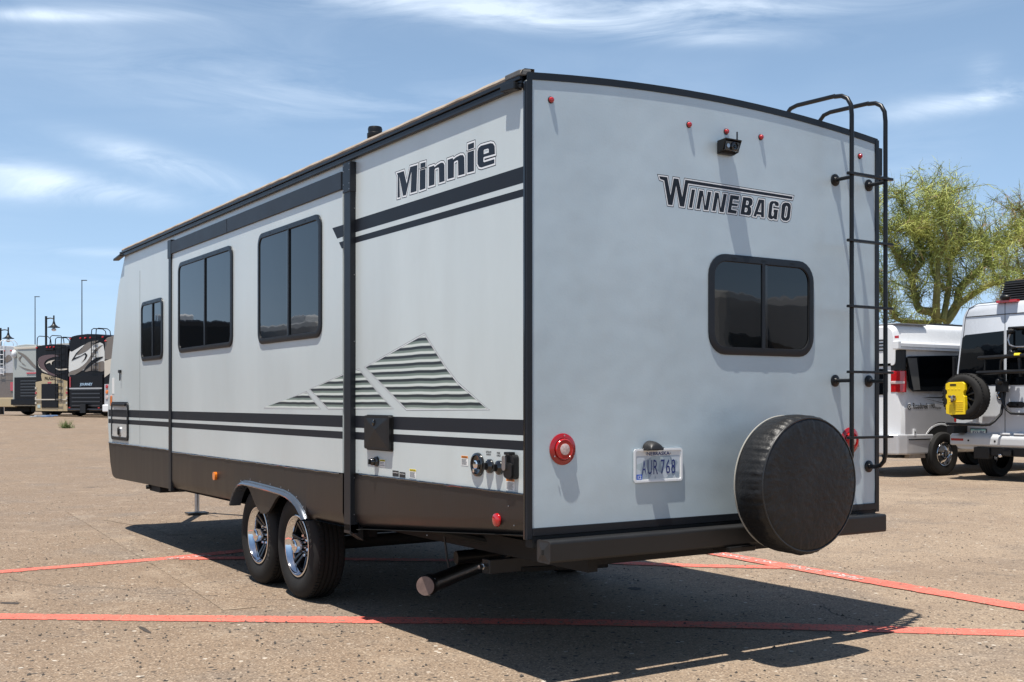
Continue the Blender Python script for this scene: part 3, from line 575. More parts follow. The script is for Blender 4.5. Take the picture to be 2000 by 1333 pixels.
# windows -----------------------------------------------------------------
def window(fn, outn, u0, u1, v0, v1, r, fr_, mull, name='window', slide=None, thick=.014, gl=None, recess=.004):
    """rounded frame with screws, two panes and a mullion; fn maps (u,v) to the wall, outn points out of the wall"""
    o = Vector(outn); b = MB(); outer = rrect(u0, u1, v0, v1, r); inner = rrect(u0+fr_, u1-fr_, v0+fr_, v1-fr_, max(.01, r-fr_*.9))
    n = len(outer); P = [fn(p) for p in outer]; Q = [fn(p) for p in inner]
    mid = [fn(p) for p in rrect(u0+.012, u1-.012, v0+.012, v1-.012, r-.01)]
    vs = [p for p in P]+[p+o*(thick*.7) for p in P]+[p+o*thick for p in mid]+[p+o*thick for p in Q]+[p+o*recess for p in Q]
    b.add(vs, [(k*n+i, k*n+(i+1) % n, (k+1)*n+(i+1) % n, (k+1)*n+i) for k in range(4) for i in range(n)], trimm, True)
    w_ = b.build(name, T, ang=30)
    gu0, gu1, gv0, gv1 = u0+fr_*.9, u1-fr_*.9, v0+fr_*.9, v1-fr_*.9; rr = max(.01, r-fr_)
    def pane(a, c, dep):
        full = [p for p in rrect(gu0, gu1, gv0, gv1, rr)]
        Pn = clip_poly(full, a, c) if a < c else full
        bb = MB(); bb.prism([fn(p)+o*dep for p in Pn], -o*.003, gl or glass); bb.build('pane', w_)
    pane(gu0-1, mull, recess+.003 if slide == 1 else recess-.000); pane(mull, gu1+1, recess if slide == 1 else recess+.003)
    bb = MB(); bw = .011
    bb.prism([fn(p)+o*.003 for p in [(mull-bw, gv0), (mull+bw, gv0), (mull+bw, gv1), (mull-bw, gv1)]], o*(recess+.007), trimm)
    bb.prism([fn(p)+o*.003 for p in [(mull+bw, gv0), (mull+bw+.022, gv0), (mull+bw+.022, gv1), (mull+bw, gv1)]], o*(recess+.002), blkgloss)
    bb.build('mullion', w_, .0015)
    bb = MB(); cu, cv = (u0+u1)/2, (v0+v1)/2
    for k in range(3):
        for vv in (v0+fr_*.5, v1-fr_*.5):
            u_ = u0+(u1-u0)*(k+.8)/3.6
            bb.prism([fn(p)+o*thick for p in rrect(u_-.018, u_+.018, vv-.0025, vv+.0025, .002, 2)], o*.0012, blk)
    bb.build('weep_slot', w_)
    # bright bead around the glass
    bb = MB(); ib = rrect(gu0+.006, gu1-.006, gv0+.006, gv1-.006, rr); Pb = [fn(p)+o*(recess+.004) for p in ib]
    bb.tube(Pb+[Pb[0]], .0022, steel, 6, cap=False); bb.build('pane_seal', w_)
    return w_
X1 = -.0225
w1 = (PX(506, 459, X1), PX(630, 417, X1), PX(630, 655, X1))
window(side(X1), (-1, 0, 0), PX(629.5, 500, X1)[1], PX(505.5, 500, X1)[1], PX(629.5, 657, X1)[2]-.006, PX(629.5, 416, X1)[2], .085, .034, PX(566, 500, X1)[1])
window(side(X1), (-1, 0, 0), PX(455.5, 500, X1)[1], PX(349.5, 500, X1)[1], PX(455.5, 676.5, X1)[2]-.004, PX(455.5, 478, X1)[2], .085, .034, PX(402, 500, X1)[1])
window(side(0), (-1, 0, 0), PX(319, 500, 0)[1], PX(277, 500, 0)[1], 1.722, 2.285, .08, .034, PX(300, 500, 0)[1])
window(rear(0), (0, -1, 0), PY(1383, 600)[0], PY(1587.5, 600)[0], PY(1587, 697)[2]-.004, PY(1383, 498)[2]+.012, .115, .036, PY(1489, 600)[0], slide=1, gl=glass, thick=.011, recess=.002)

# corner compartment door on the nose, left side
dy0, dy1, dz0, dz1 = 7.13, 7.80, .945, 1.335
b = MB(); outer = rrect(dy0, dy1, dz0, dz1, .05); inner = rrect(dy0+.035, dy1-.035, dz0+.035, dz1-.035, .03)
b.prism([(-.002, y, z) for y, z in outer], (-.014, 0, 0), trimm, holes=[[(-.002, y, z) for y, z in inner]]); df = b.build('compartment_door', T, .003)
b = MB(); b.prism([(-.002, y, z) for y, z in inner], (-.008, 0, 0), capm)
for z0, z1 in LOW: b.poly([(-.0105, dy0+.036, z0), (-.0105, dy1-.036, z0), (-.0105, dy1-.036, min(z1, dz1-.036)), (-.0105, dy0+.036, min(z1, dz1-.036))], stripem)
b.build('door_panel', df)
b = MB(); b.prism([(-.010, y, z) for y, z in rrect(7.40, 7.50, .985, 1.085, .04)], (-.010, 0, 0), alu); b.prism([(-.02, y, z) for y, z in rrect(7.43, 7.47, 1.0, 1.07, .018)], (-.012, 0, 0), blk); b.build('door_latch', df, .003)
b = MB(); b.box(-.028, -.014, 7.20, 7.70, 1.293, 1.318, blk); b.build('door_handle', df, .004)
b = MB(); b.box(-.012, 0, 7.80, 7.86, 1.29, 1.40, amberl); b.build('marker_light', T, .006, label='amber clearance light at the front corner')
b = MB(); b.box(-.003, 0, 7.72, 7.80, 1.42, 1.585, white); b.build('sticker', T)
b = MB(); b.box(-.018, -.0, 7.42, 7.50, 1.63, 1.66, blk); b.box(-.02, -.012, 7.42, 7.44, 1.55, 1.66, blk); b.build('sensor_clip', T, .003)

# hatch, inlets and labels on the rear part of the left wall
hy0, hy1, hz0, hz1 = 1.36, 1.70, 1.056, 1.262
b = MB(); b.prism([(0, y, z) for y, z in rrect(hy0, hy1, hz0, hz1, .016)], (-.008, 0, 0), blk)
b.prism([(-.009, y, z) for y, z in rrect(hy0+.006, hy1-.012, hz0+.008, hz1-.004, .014)], (-.018, 0, 0), blk)
h = b.build('service_hatch', T, .004)
b = MB(); cx_, cz_ = (hy0+hy1)/2, (hz0+hz1)/2; P = rrect(hy0+.02, hy1-.026, hz0+.02, hz1-.018, .008, 2); n = len(P)
b.add([(-.0275, y, z) for y, z in P]+[(-.036, cx_, cz_+.02)], [(i, (i+1) % n, n) for i in range(n)], blk); b.build('hatch_cover', h)
b = MB(); b.ell((-.034, cx_+.02, hz1-.045), .008, .012, .02, blkgloss); b.build('hatch_lock', h)
def knob(px, py, r, prot, name, lab=None, hollow=False, cap_=.72):
    p = PX(px, py, -.01); b = MB(); c = (0, p[1], p[2])
    b.lathe(c, (-1, 0, 0), [(0, 0), (r, 0), (r, .006), (r*.97, .012), (r*.86, .014)]+([(r*.80, .016), (r*.74, .006), (r*.62, .002), (0, .0015)] if hollow else [(r*cap_, .018), (r*cap_*.95, prot*.8), (r*cap_*.7, prot), (0, prot)]), blkgloss, 28)
    k_ = b.build(name, T, label=lab)
    if not hollow:
        b = MB(); b.box(-prot-.012, -prot+.004, p[1]-r*.12, p[1]+r*.12, p[2]-r*.5, p[2]+r*.5, blk); b.build('cap_grip', k_, .003)
    else:
        b = MB(); b.lathe((-.003, p[1], p[2]), (-1, 0, 0), [(0, 0), (r*.36, 0), (r*.36, .014), (r*.2, .016), (0, .016)], chrome, 18); b.build('inlet_fitting', k_)
        b = MB(); b.box(-.03, -.008, p[1]-r*.10, p[1]+r*.10, p[2]-r*.62, p[2]-r*.30, chrome); b.build('inlet_latch', k_, .003)
knob(930.5, 908, .060, .02, 'water_inlet', 'large black recessed water inlet', True)
knob(954.5, 911, .035, .024, 'cable_inlet'); knob(973, 914, .035, .024, 'cable_inlet'); knob(733.5, 902, .030, .045, 'water_cap')
p = PX(995, 912, -.02); b = MB(); b.prism([(0, y, z) for y, z in rrect(p[1]-.052, p[1]+.028, p[2]-.058, p[2]+.058, .02)], (-.030, 0, 0), blk); b.prism([(-.030, y, z) for y, z in rrect(p[1]-.047, p[1]+.023, p[2]-.053, p[2]+.02, .02)], (-.010, 0, 0), blk); ob = b.build('power_inlet', T, .009, seg=3)
b = MB(); b.box(-.045, -.01, p[1]-.035, p[1]+.012, p[2]+.056, p[2]+.070, blk); b.build('inlet_hinge', ob, .003)
b = MB(); b.prism([(-.0405, y, z) for y, z in rrect(p[1]-.006, p[1]+.024, p[2]-.018, p[2]+.052, .012)], (-.008, 0, 0), alu); b.build('inlet_plate', ob, .002)
def label(px0, px1, py0, py1, headm, head, lines=5, x=-.0012):
    a = PX(px0, (py0+py1)/2, x); c = PX(px1, (py0+py1)/2, x); y0, y1 = c[1], a[1]
    z1 = PX((px0+px1)/2, py0, x)[2]; z0 = PX((px0+px1)/2, py1, x)[2]; b = MB()
    b.poly([(x, y0, z0), (x, y1, z0), (x, y1, z1), (x, y0, z1)], white)
    if headm: b.poly([(x-.0006, y0+.003, z1-(z1-z0)*.26), (x-.0006, y1-.003, z1-(z1-z0)*.26), (x-.0006, y1-.003, z1-.002), (x-.0006, y0+.003, z1-.002)], headm)
    put_text(b, head, y1-.01, y0+.01, z1-(z1-z0)*.22, (z1-z0)*.13, side(x-.0012), ink, .02)
    for i in range(lines):
        zz_ = z1-(z1-z0)*(.36+.58*i/max(1, lines)); b.poly([(x-.0006, y0+.006+R.random()*.02, zz_), (x-.0006, y1-.006, zz_), (x-.0006, y1-.006, zz_-.003), (x-.0006, y0+.006+R.random()*.02, zz_-.003)], mat('grey_ink', (.18, .18, .18), .6))
    b.build('sticker', T)
label(900.5, 914.5, 890, 910, orange, 'WARNING'); label(988, 1005.5, 934, 959, orange, 'WARNING', 6); label(799.5, 813, 916, 935, yellowl, 'CAUTION'); label(741.5, 752.5, 897.5, 913, yellowl, 'CAUTION', 3)
b = MB()
for px0, px1, py0, py1 in ((767, 779, 919, 930), (780.5, 792, 922, 932.5)):
    a = PX(px0, (py0+py1)/2, 0)[1]; c = PX(px1, (py0+py1)/2, 0)[1]; z0 = PX(px0, py1)[2]; z1 = PX(px0, py0)[2]
    b.poly([(-.0012, c, z0), (-.0012, a, z0), (-.0012, a, z1), (-.0012, c, z1)], ink); b.poly([(-.0018, c+.004, z0+.018), (-.0018, a-.004, z0+.018), (-.0018, a-.004, z1-.008), (-.0018, c+.004, z1-.008)], white)
    put_text(b, 'GALLONS', a-.006, c+.006, z0+.020, .007, side(-.0024), ink, .02)
b.build('sticker', T)
b = MB()
for tx, px, py, hw in (('SATELLITE', 954.5, 882.5, 5.2), ('HOOKUP', 954.5, 887.5, 4.4), ('PARK', 974, 884.5, 3.4), ('CABLE', 974, 889.5, 3.8)):
    a = PX(px-hw, py); c = PX(px+hw, py); b = MB(); put_text(b, tx, a[1], c[1], a[2]-.005, .009, side(-.0008), ink, .03); b.build('printed_word', T)
# side marker lights
def round_light(c, axis, r, h, m, name, lab=None, base=None):
    b = MB(); b.lathe(c, axis, [(0, 0), (r, 0), (r, h*.3), (r*.92, h*.7), (r*.6, h), (0, h*1.05)], m, 20); return b.build(name, T, label=lab)
p = PX(422, 930, -.026); b = MB(); b.prism([(-.026, y, z) for y, z in rrect(p[1]-.028, p[1]+.028, p[2]-.032, p[2]+.032, .024)], (-.02, 0, 0), amberl); b.build('marker_light', T, .006, label='amber side marker light on the skirt')
p = PX(970, 1016, -.01); round_light((-.006, p[1], p[2]), (-1, 0, 0), .033, .016, redl, 'marker_light', 'round red marker light on the skirt')
b = MB()
for px, py in ((993, 989), (1004, 1027), (404, 942), (700, 920), (834, 1046)):
    p = PX(px, py, -.008); b.ell((-.008, p[1], p[2]), .003, .004, .004, alu, 6, 4)
b.build('screw_row', T)
# ------------------------------------------------------------------ trailer: rear wall fittings
for px, py in ((1078, 195), (1347.6, 243.5), (1420.5, 257), (1488, 268), (1681.5, 305)):
    p = PY(px, py, -.01); b = MB(); c = (p[0], 0, p[2])
    b.lathe(c, (0, -1, 0), [(0, 0), (.0165, 0), (.0165, .003), (.0135, .004)], blk, 18)
    b.lathe(c, (0, -1, 0), [(.0135, .003), (.0135, .010), (.010, .015), (.004, .017), (0, .0172)], redl, 18); b.build('marker_light', T)
for px, py in ((1103, 878), (1665, 861)):
    p = PY(px, py, -.02); c = (p[0], 0, p[2]); b = MB()
    b.lathe(c, (0, -1, 0), [(0, 0), (.074, 0), (.075, .004), (.066, .010), (.054, .012), (.052, .008), (0, .007)], redd, 36); tl = b.build('tail_lamp', T, label='round red lamp low on the rear wall')
    b = MB(); b.lathe(c, (0, -1, 0), [(.050, .008), (.050, .019), (.047, .023), (.044, .0235), (.043, .022), (.027, .022)], redl, 36); b.build('lamp_lens', tl)
    b = MB(); b.lathe(c, (0, -1, 0), [(.0268, .020), (.0268, .024), (.02, .0255), (0, .026)], clearl, 24)
    b.build('reversing_lens', tl)
    b = MB()
    for k in range(3): a = radians(90+120*k); b.ell((c[0]+.0645*cos(a), -.018, c[2]+.0645*sin(a)), .004, .003, .004, alu, 8, 4)
    b.build('screw_row', tl)
# rear-view camera
p = PY(1427, 289, -.05); c = p; b = MB(); x_, z_ = p[0], p[2]
b.prism([(x_-.050, -.0, z_-.030), (x_+.052, -.0, z_-.030), (x_+.052, -.0, z_+.030), (x_-.050, -.0, z_+.030)], (0, -.03, 0), blk)
b.prism([(x_-.058, -.02, z_+.030), (x_-.058, -.075, z_+.034), (x_+.058, -.075, z_+.034), (x_+.058, -.02, z_+.030)], (0, 0, .008), blk)
for s_ in (-1, 1): b.prism([(x_+s_*.058, -.01, z_-.028), (x_+s_*.058, -.05, z_-.020), (x_+s_*.058, -.075, z_+.04), (x_+s_*.058, -.01, z_+.038)], (-s_*.007, 0, 0), blk)
b.prism([(x_-.05, -.02, z_-.018), (x_-.05, -.062, z_-.018), (x_-.05, -.068, z_+.03), (x_-.05, -.02, z_+.03)], (.10, 0, 0), blkgloss)
cm = b.build('rear_view_camera', T, .004, label='small black hooded camera with a stub antenna')
b = MB(); b.tube([(x_+.046, -.05, z_+.03), (x_+.046, -.05, z_+.088)], .004, blk, 8); b.build('antenna', cm)
b = MB(); b.lathe((x_+.01, -.06, z_+.004), (0, -1, 0), [(.024, 0), (.024, .012), (.018, .016), (.016, .010), (0, .010)], blkgloss, 22); b.lathe((x_+.01, -.07, z_+.004), (0, -1, 0), [(.009, 0), (.006, .005), (0, .006)], glass, 14)
b.lathe((x_-.034, -.062, z_+.004), (0, -1, 0), [(.011, 0), (.011, .008), (0, .008)], alu, 12); b.build('lens', cm)

# number plate and its lamp
x0, x1, z0, z1 = .625, .929, .945, 1.099; b = MB()
pm = bpy.data.materials.new('plate_print'); pm.use_nodes = True; t = pm.node_tree; c = t.nodes.new('ShaderNodeTexCoord')
v_ = t.nodes.new('ShaderNodeTexVoronoi'); v_.inputs['Scale'].default_value = 22; t.links.new(c.outputs['Object'], v_.inputs[0]); sc_ = t.nodes.new('ShaderNodeSeparateColor'); t.links.new(v_.outputs['Color'], sc_.inputs[0])
cr = t.nodes.new('ShaderNodeValToRGB'); t.links.new(sc_.outputs[0], cr.inputs[0]); cr.color_ramp.interpolation = 'CONSTANT'; e = cr.color_ramp.elements; e[0].color = (.50, .56, .62, 1); e[1].position = .6; e[1].color = (.30, .37, .44, 1); q = e.new(.35); q.color = (.40, .48, .52, 1)
t.links.new(cr.outputs[0], t.nodes['Principled BSDF'].inputs['Base Color']); t.nodes['Principled BSDF'].inputs['Roughness'].default_value = .3
b.prism([(x, -0.0050, z) for x, z in rrect(x0, x1, z0, z1, .012)], (0, -.003, 0), white); pl = b.build('number_plate', T, .001)
b = MB(); b.prism([(x, -0.0082, z) for x, z in rrect(x0-.006, x1+.006, z0-.006, z1+.006, .014)], (0, -.004, 0), inkw, holes=[[(x, -0.0082, z) for x, z in rrect(x0+.005, x1-.005, z0+.005, z1-.005, .008)]]); b.build('plate_frame', pl, .001)
b = MB(); navy = mat('plate_navy', (.022, .035, .16), .4)
b.poly([(x0+.012, -0.0086, z0+.010), (x1-.012, -0.0086, z0+.010), (x1-.012, -0.0086, z1-.030), (x0+.012, -0.0086, z1-.030)], pm)
put_text(b, 'NEBRASKA', x0+.078, x1-.078, z1-.028, .018, rear(-0.0095), navy, .02)
for tx, a, c_ in (('A', .045, .075), ('U', .083, .112), ('R', .120, .149), ('7', .168, .194), ('6', .201, .229), ('8', .236, .264)): put_text(b, tx, x0+a, x0+c_, z0+.032, .072, rear(-0.0098), navy, .0)
b.poly([(x0+.012, -0.0094, z0+.008), (x0+.048, -0.0094, z0+.008), (x0+.048, -0.0094, z0+.034), (x0+.012, -0.0094, z0+.034)], mat('sticker_blue', (.03, .12, .55), .4)); put_text(b, '12', x0+.020, x0+.042, z0+.012, .017, rear(-0.0102), white, .02)
b.build('plate_print', pl)
b = MB()
for xx in (x0+.075, x1-.075): b.ell((xx, -0.0110, z1-.018), .005, .003, .005, alu, 8, 4)
b.build('plate_bolt', pl)
b = MB(); b.box(x0+.11, x1-.11, -0.0050, 0, z0+.02, z1+.01, blk); b.build('plate_bracket', pl)
xc = PY(1276, 871, -.03); b = MB(); n = 14; vs = []; fs = []
for i in range(8):
    a = pi/2*i/7
    for j in range(n): th = pi*j/(n-1); vs.append((xc[0]+.047*cos(th)*cos(a*.0)*(1-.15*i/7), -.002-.062*sin(a), z1+.004+.042*sin(th)*cos(a)**.6))
fs = [(i*n+j, i*n+j+1, (i+1)*n+j+1, (i+1)*n+j) for i in range(7) for j in range(n-1)]; b.add(vs, fs, steel, True); b.box(xc[0]-.05, xc[0]+.05, -.05, 0, z1-.001, z1+.005, blk); b.build('plate_lamp', T, .001)

# ladder
LX = (2.078, 2.362); LY = -.12; ld = None
b = MB(); root = None
def rail(x, mbl):
    path = [(x, 0.0, .965), (x, -.045, .965), (x, -.085, .975), (x, -.11, 1.0), (x, LY, 1.04)]+[(x, LY, z) for z in (1.3, 1.8, 2.3, 2.8, 2.93)]
    path += [(x, LY+.006, 2.985), (x, LY+.03, 3.025), (x, LY+.07, 3.048), (x, LY+.12, 3.055), (x, .0, 3.058), (x, .28, 3.068), (x, .33, 3.060), (x, .365, 3.03), (x, .375, 2.98), (x, .38, 2.87)]
    mbl.tube(path, .0125, ladm, 14)
b = MB(); rail(LX[0], b); ld = b.build('ladder', T, label='black tubular ladder on the right of the rear wall')
b = MB(); rail(LX[1], b); b.build('rail', ld)
for z in (2.600, 2.230, 1.866, 1.503, 1.139):
    b = MB(); P = rrect(2.032, 2.408, LY-.026, LY+.004, .012, 3); b.prism([(x, y, z-.007) for x, y in P], (0, 0, .014), ladm); b.build('rung', ld, .003)
for x in LX:
    for z in (2.585, 1.456, .965):
        b = MB(); b.lathe((x, -.001, z), (0, -1, 0), [(0, 0), (.034, 0), (.034, .006), (.027, .010), (.018, .012), (.015, .02), (.0105, .022), (.0105, .12 if z > 1 else .03)], ladm, 22); b.build('standoff', ld)
# bumper, spare wheel under its cover, bracket
bmpm = mat('bumper_paint', (.010, .0095, .0095), .42, var=.15, vs=5, metal=.1)
b = MB(); P = rrect(-.135, -.033, .602, .702, .012, 3); b.prism([(.035, y, z) for y, z in P], (2.315, 0, 0), bmpm); bp_ = b.build('bumper', T, label='square black steel tube bumper')
b = MB(); b.prism([(.035, y, z) for y, z in rrect(-.137, -.031, .600, .704, .014, 3)], (-.006, 0, 0), steel); b.add([(.029, -.128, .609), (.029, -.04, .609), (.029, -.04, .695), (.029, -.128, .695), (.021, -.084, .652)], [(0, 1, 4), (1, 2, 4), (2, 3, 4), (3, 0, 4)], steel); b.box(.019, .026, -.092, -.078, .638, .662, under); b.build('bumper_end_cap', bp_)
for xx in (.42, 1.15, 1.95):
    b = MB(); b.box(xx, xx+.10, -.04, .15, .62, .69, under); b.build('bumper_mount', bp_, .004)
b = MB(); b.box(1.12, 1.30, -.16, -.03, .575, .602, blk); b.box(1.40, 1.50, -.20, -.13, .62, .95, blk); b.build('spare_bracket', T, .004)
# covered spare: soft vinyl drum, gathered at the seam
CX, CZ, RR = 1.440, .922, .348; b = MB(); n = 220; prof_ = []
for k in range(11): prof_.append((.0+RR*.90*k/10, .205+.012*(1-(k/10)**2)))
prof_ += [(RR*.945, .200), (RR*.965, .196), (RR*.985, .184), (RR*.998, .165), (RR*1.005, .14), (RR*1.005, .11), (RR*1.0, .08), (RR*.985, .05), (RR*.955, .025), (RR*.90, .012), (RR*.86, .01)]
vs = []
ph = [(R.uniform(0, 6.28), R.choice((7, 11, 13, 19, 23, 31, 37, 43, 53, 67)), R.uniform(.1, 1)) for _ in range(14)]
for i, (r_, h0_) in enumerate(prof_):
    h_ = h0_
    for k in range(n):
        a = 2*pi*k/n; wv = sum(wt*sin(f_*a+p0+r_*22*sin(f_)) for p0, f_, wt in ph)/4.
        seam = exp(-((h_-.165)/.035)**2) if i > 10 else 0
        face = max(0, (i-4)/6.) if i <= 10 else 0
        # folds on the front run inward from the seam, on the drum they gather below the seam
        dr = .0085*wv*seam+.003*sin(7*a+1+h_*30)*(1 if i > 12 else 0)*.7+(.0035*wv*(1 if 12 < i < 20 else 0))*(1-abs(h_-.1)/.13)
        dh = .0042*wv*face**5 + .003*sin(3*a+2)*(1-face)*(r_/RR)**2*(1 if i <= 10 else 0)
        droop = -.006*max(0, -sin(a))*(1 if i > 12 else 0)
        rad = r_+dr-droop
        vs.append((CX+rad*cos(a), -.175-(h_*1.12+dh), CZ+rad*sin(a)))
fs = [(i*n+k, i*n+(k+1) % n, (i+1)*n+(k+1) % n, (i+1)*n+k) for i in range(len(prof_)-1) for k in range(n)]
vinyl2 = mat('spare_cover_vinyl', (.007, .007, .008), .46, var=.2, vs=3.5, bump=.006, bs=26, spec=.4, dirt=((.045, .044, .043), 4, .25))
b.add(vs, fs, vinyl2, True); sc = b.build('spare_wheel', T, label='spare wheel in a black vinyl cover', ang=60)
b = MB(); b.tube([(CX+RR*.962*cos(2*pi*k/90), -.175-.199*1.12, CZ+RR*.962*sin(2*pi*k/90)) for k in range(91)], .0045, vinyl, 8, cap=False); b.build('cover_piping', sc)
b = MB(); b.tube([(CX+RR*.985*cos(2*pi*k/90), -.175-.035*1.12, CZ+RR*.985*sin(2*pi*k/90)) for k in range(91)], .004, mat('elastic_edge', (.30, .29, .26), .8), 8, cap=False); b.build('cover_hem', sc)

# ------------------------------------------------------------------ wheels
def wheel(y, zc, name='wheel', lab=None):
    rt = .357; c = Vector((0, y, zc)); b = MB(); A = (-1, 0, 0); x0 = .262
    prof_ = [(.205, .02), (.22, .004), (.26, -.004), (.31, .002), (.335, .012), (.350, .028)]
    # tread with four grooves and outer blocks
    W_ = [(.3525, .034)]
    for gx in (.070, .102, .134, .166): W_ += [(.356, gx-.006), (.346, gx-.005), (.346, gx+.005), (.356, gx+.006)]
    prof_ += W_+[(.3525, .202), (.350, .208), (.335, .222), (.31, .231), (.285, .235), (.262, .234), (.24, .226), (.222, .216), (.214, .212), (.207, .200)]
    b.lathe((x0, y, zc), A, prof_, rubber, 96); ty = b.build(name, T, loc=(x0, y, zc), ang=28, label=lab)
    # shoulder blocks and sipes
    b = MB(); n = 70
    for k in range(n):
        a0 = 2*pi*k/n
        for (h0, h1, st) in ((.036, .062, 0), (.172, .200, .5)):
            a = a0+st*2*pi/n; dw = .033
            P = []
            for (rr, hh, aa) in ((.3535, h0, a-dw), (.3535, h0, a+dw*.55), (.3535, h1, a+dw*.55), (.3535, h1, a-dw)): P.append(Vector((x0-hh, y+rr*cos(aa), zc+rr*sin(aa))))
            Q = [Vector((p.x, y+(p.y-y)*1.0145, zc+(p.z-zc)*1.0145)) for p in P]
            b.add(P+Q, [(4, 5, 6, 7), (0, 1, 5, 4), (1, 2, 6, 5), (2, 3, 7, 6), (3, 0, 4, 7)], rubber)
    for k in range(90):
        a = 2*pi*k/90
        for hh in (.078, .110, .142):
            P = [Vector((x0-h_, y+rr*cos(aa), zc+rr*sin(aa))) for rr, h_, aa in ((.3563, hh, a), (.3563, hh, a+.014), (.3563, hh+.016, a+.020), (.3563, hh+.016, a+.006))]
            b.add(P, [(0, 1, 2, 3)], under)
    tr = b.build('tread_blocks', ty)
    # raised lettering ring on the sidewall
    b = MB(); txtn = 'ST225/75R15'
    for k, ch in enumerate(txtn):
        am = radians(-10-k*7.2)
        def fn(p, am=am):
            rr = .272+p[1]; aa = am+(p[0])/.29; return Vector((x0-.2365, y-rr*sin(aa)*-1*1., zc+rr*cos(aa)))
        put_text(b, ch, 0, -.020, 0, .028, fn, mat('rubber_letter', (.045, .044, .042), .5))
    b.build('sidewall_lettering', ty)
    # rim: polished lip, deep black centre, five double spokes
    b = MB(); b.lathe((x0, y, zc), A, [(.207, .200), (.211, .214), (.2105, .220), (.204, .223), (.199, .221), (.197, .214), (.190, .203), (.181, .190), (.177, .178), (.176, .168)], chrome, 96)
    rm = b.build('rim', ty, ang=50)
    b = MB(); b.lathe((x0, y, zc), A, [(.176, .170), (.172, .165), (.168, .10), (.166, .04)], rimblk, 64); b.lathe((x0, y, zc), A, [(0, .085), (.166, .085)], rimblk, 48); b.build('rim_barrel', rm)
    b = MB()
    for k in range(12):
        a = 2*pi*(k//2)/6+(.20 if k % 2 else -.20)+.2; ci, co = .068, .170
        d = Vector((0, cos(a), sin(a))); a2 = 2*pi*(k//2)/6+.2+(.13 if k % 2 else -.13); d2 = Vector((0, cos(a2), sin(a2)))
        p0 = Vector((x0-.135, y, zc))+d*ci; p1 = Vector((x0-.172, y, zc))+d2*co; t_ = (p1-p0).normalized(); sd = Vector((1, 0, 0)).cross(t_).normalized()
        b.obox((p0+p1)/2, (t_*((p1-p0).length/2), sd*.010, Vector((.016, 0, 0))), rimblk)
    b.build('spoke', rm, .004)
    b = MB(); b.lathe((x0, y, zc), A, [(.085, .10), (.085, .142), (.07, .150), (.052, .150)], rimblk, 32); b.build('hub', rm)
    b = MB(); b.lathe((x0, y, zc), A, [(.047, .145), (.047, .232), (.045, .240), (.038, .246), (.036, .243), (.020, .247), (0, .248)], chrome, 40); b.build('hub_cap', rm)
    for k in range(6):
        a = 2*pi*k/6+.35; b = MB(); b.lathe((x0-.14, y+.066*cos(a), zc+.066*sin(a)), A, [(.0115, 0), (.0115, .026), (.008, .036), (0, .037)], chrome, 6, smooth=False); b.build('lug_nut', rm)
    b = MB(); b.tube([(x0-.20, y-.115, zc-.135), (x0-.225, y-.122, zc-.143)], .004, rubber, 8); b.build('valve', rm)
    return ty
wh = wheel(2.89, .357, 'wheel', 'rear wheel of the tandem pair'); w2_ = copy_tree(wh, T, (0, .745, 0)); w2_['label'] = 'front wheel of the tandem pair'
w2_.rotation_euler = (radians(37), 0, 0)
# right-hand wheels, seen as dark shapes beneath
for yy in (2.89, 3.635):
    b = MB(); b.lathe((WD-.26, yy, .357), (1, 0, 0), [(0, .02), (.2, .02), (.33, .01), (.356, .04), (.356, .19), (.33, .22), (.21, .225), (0, .2)], rubber, 48); b.build('wheel', T, ang=30)
# underside
b = MB()
for xx in (.42, 1.96): b.box(xx, xx+.06, .10, 7.6, .46 if False else .50, .60, under)
for yy in (.12, 1.2, 2.3, 4.4, 5.6, 6.9): b.box(.45, 2.0, yy, yy+.05, .53, .60, under)
b.build('chassis', T)
b = MB()
for yy in (2.89, 3.635): b.tube([(.2, yy, .357), (WD-.2, yy, .357)], .045, under, 12); b.box(.44, .50, yy-.3, yy+.3, .42, .47, under); b.box(1.94, 2.0, yy-.3, yy+.3, .42, .47, under)
b.build('axle', T)
b = MB(); e0 = Vector(PX(838, 1142, .12)); e1 = Vector(PX(965, 1092, .95)); b.tube([e0, e0+(e1-e0)*.5, e1], .050, blk, 20); pp = b.build('sewer_pipe', T, label='black waste pipe with a capped end')
d = (e0-e1).normalized(); b = MB(); b.lathe(e0-d*.02, d, [(.056, 0), (.058, .02), (.058, .045), (.054, .052), (0, .053)], blk, 28); b.lathe(e0+d*.032, d, [(.053, .018), (.053, .022), (0, .0225)], mat('dusty_cap', (.17, .115, .10), .55, var=.3, vs=20), 28)
for k in range(3): a = radians(120*k+20); u_ = d.cross(Vector((0, 0, 1))).normalized(); v2 = u_.cross(d); b.ell(e0+d*.02+(u_*cos(a)+v2*sin(a))*.054, .007, .007, .007, alu, 8, 4)
b.build('pipe_cap', pp)
b = MB(); m0 = e0+(e1-e0)*.30; b.tube([m0, m0+Vector((-.01, .02, .10)), m0+Vector((-.03, .03, .26))], .006, steel, 8); b.tube([e1, e1+Vector((.03, 0, .10)), e1+Vector((.04, 0, .25))], .04, blk, 16); b.tube([e0+(e1-e0)*.78, e0+(e1-e0)*.80+Vector((0, .02, .22))], .043, blk, 16); b.tube([e0+Vector((.30, .22, .10)), e0+Vector((.75, .15, .12)), e0+Vector((1.05, .1, .28))], .040, blk, 14); b.build('pipe_hanger', pp)
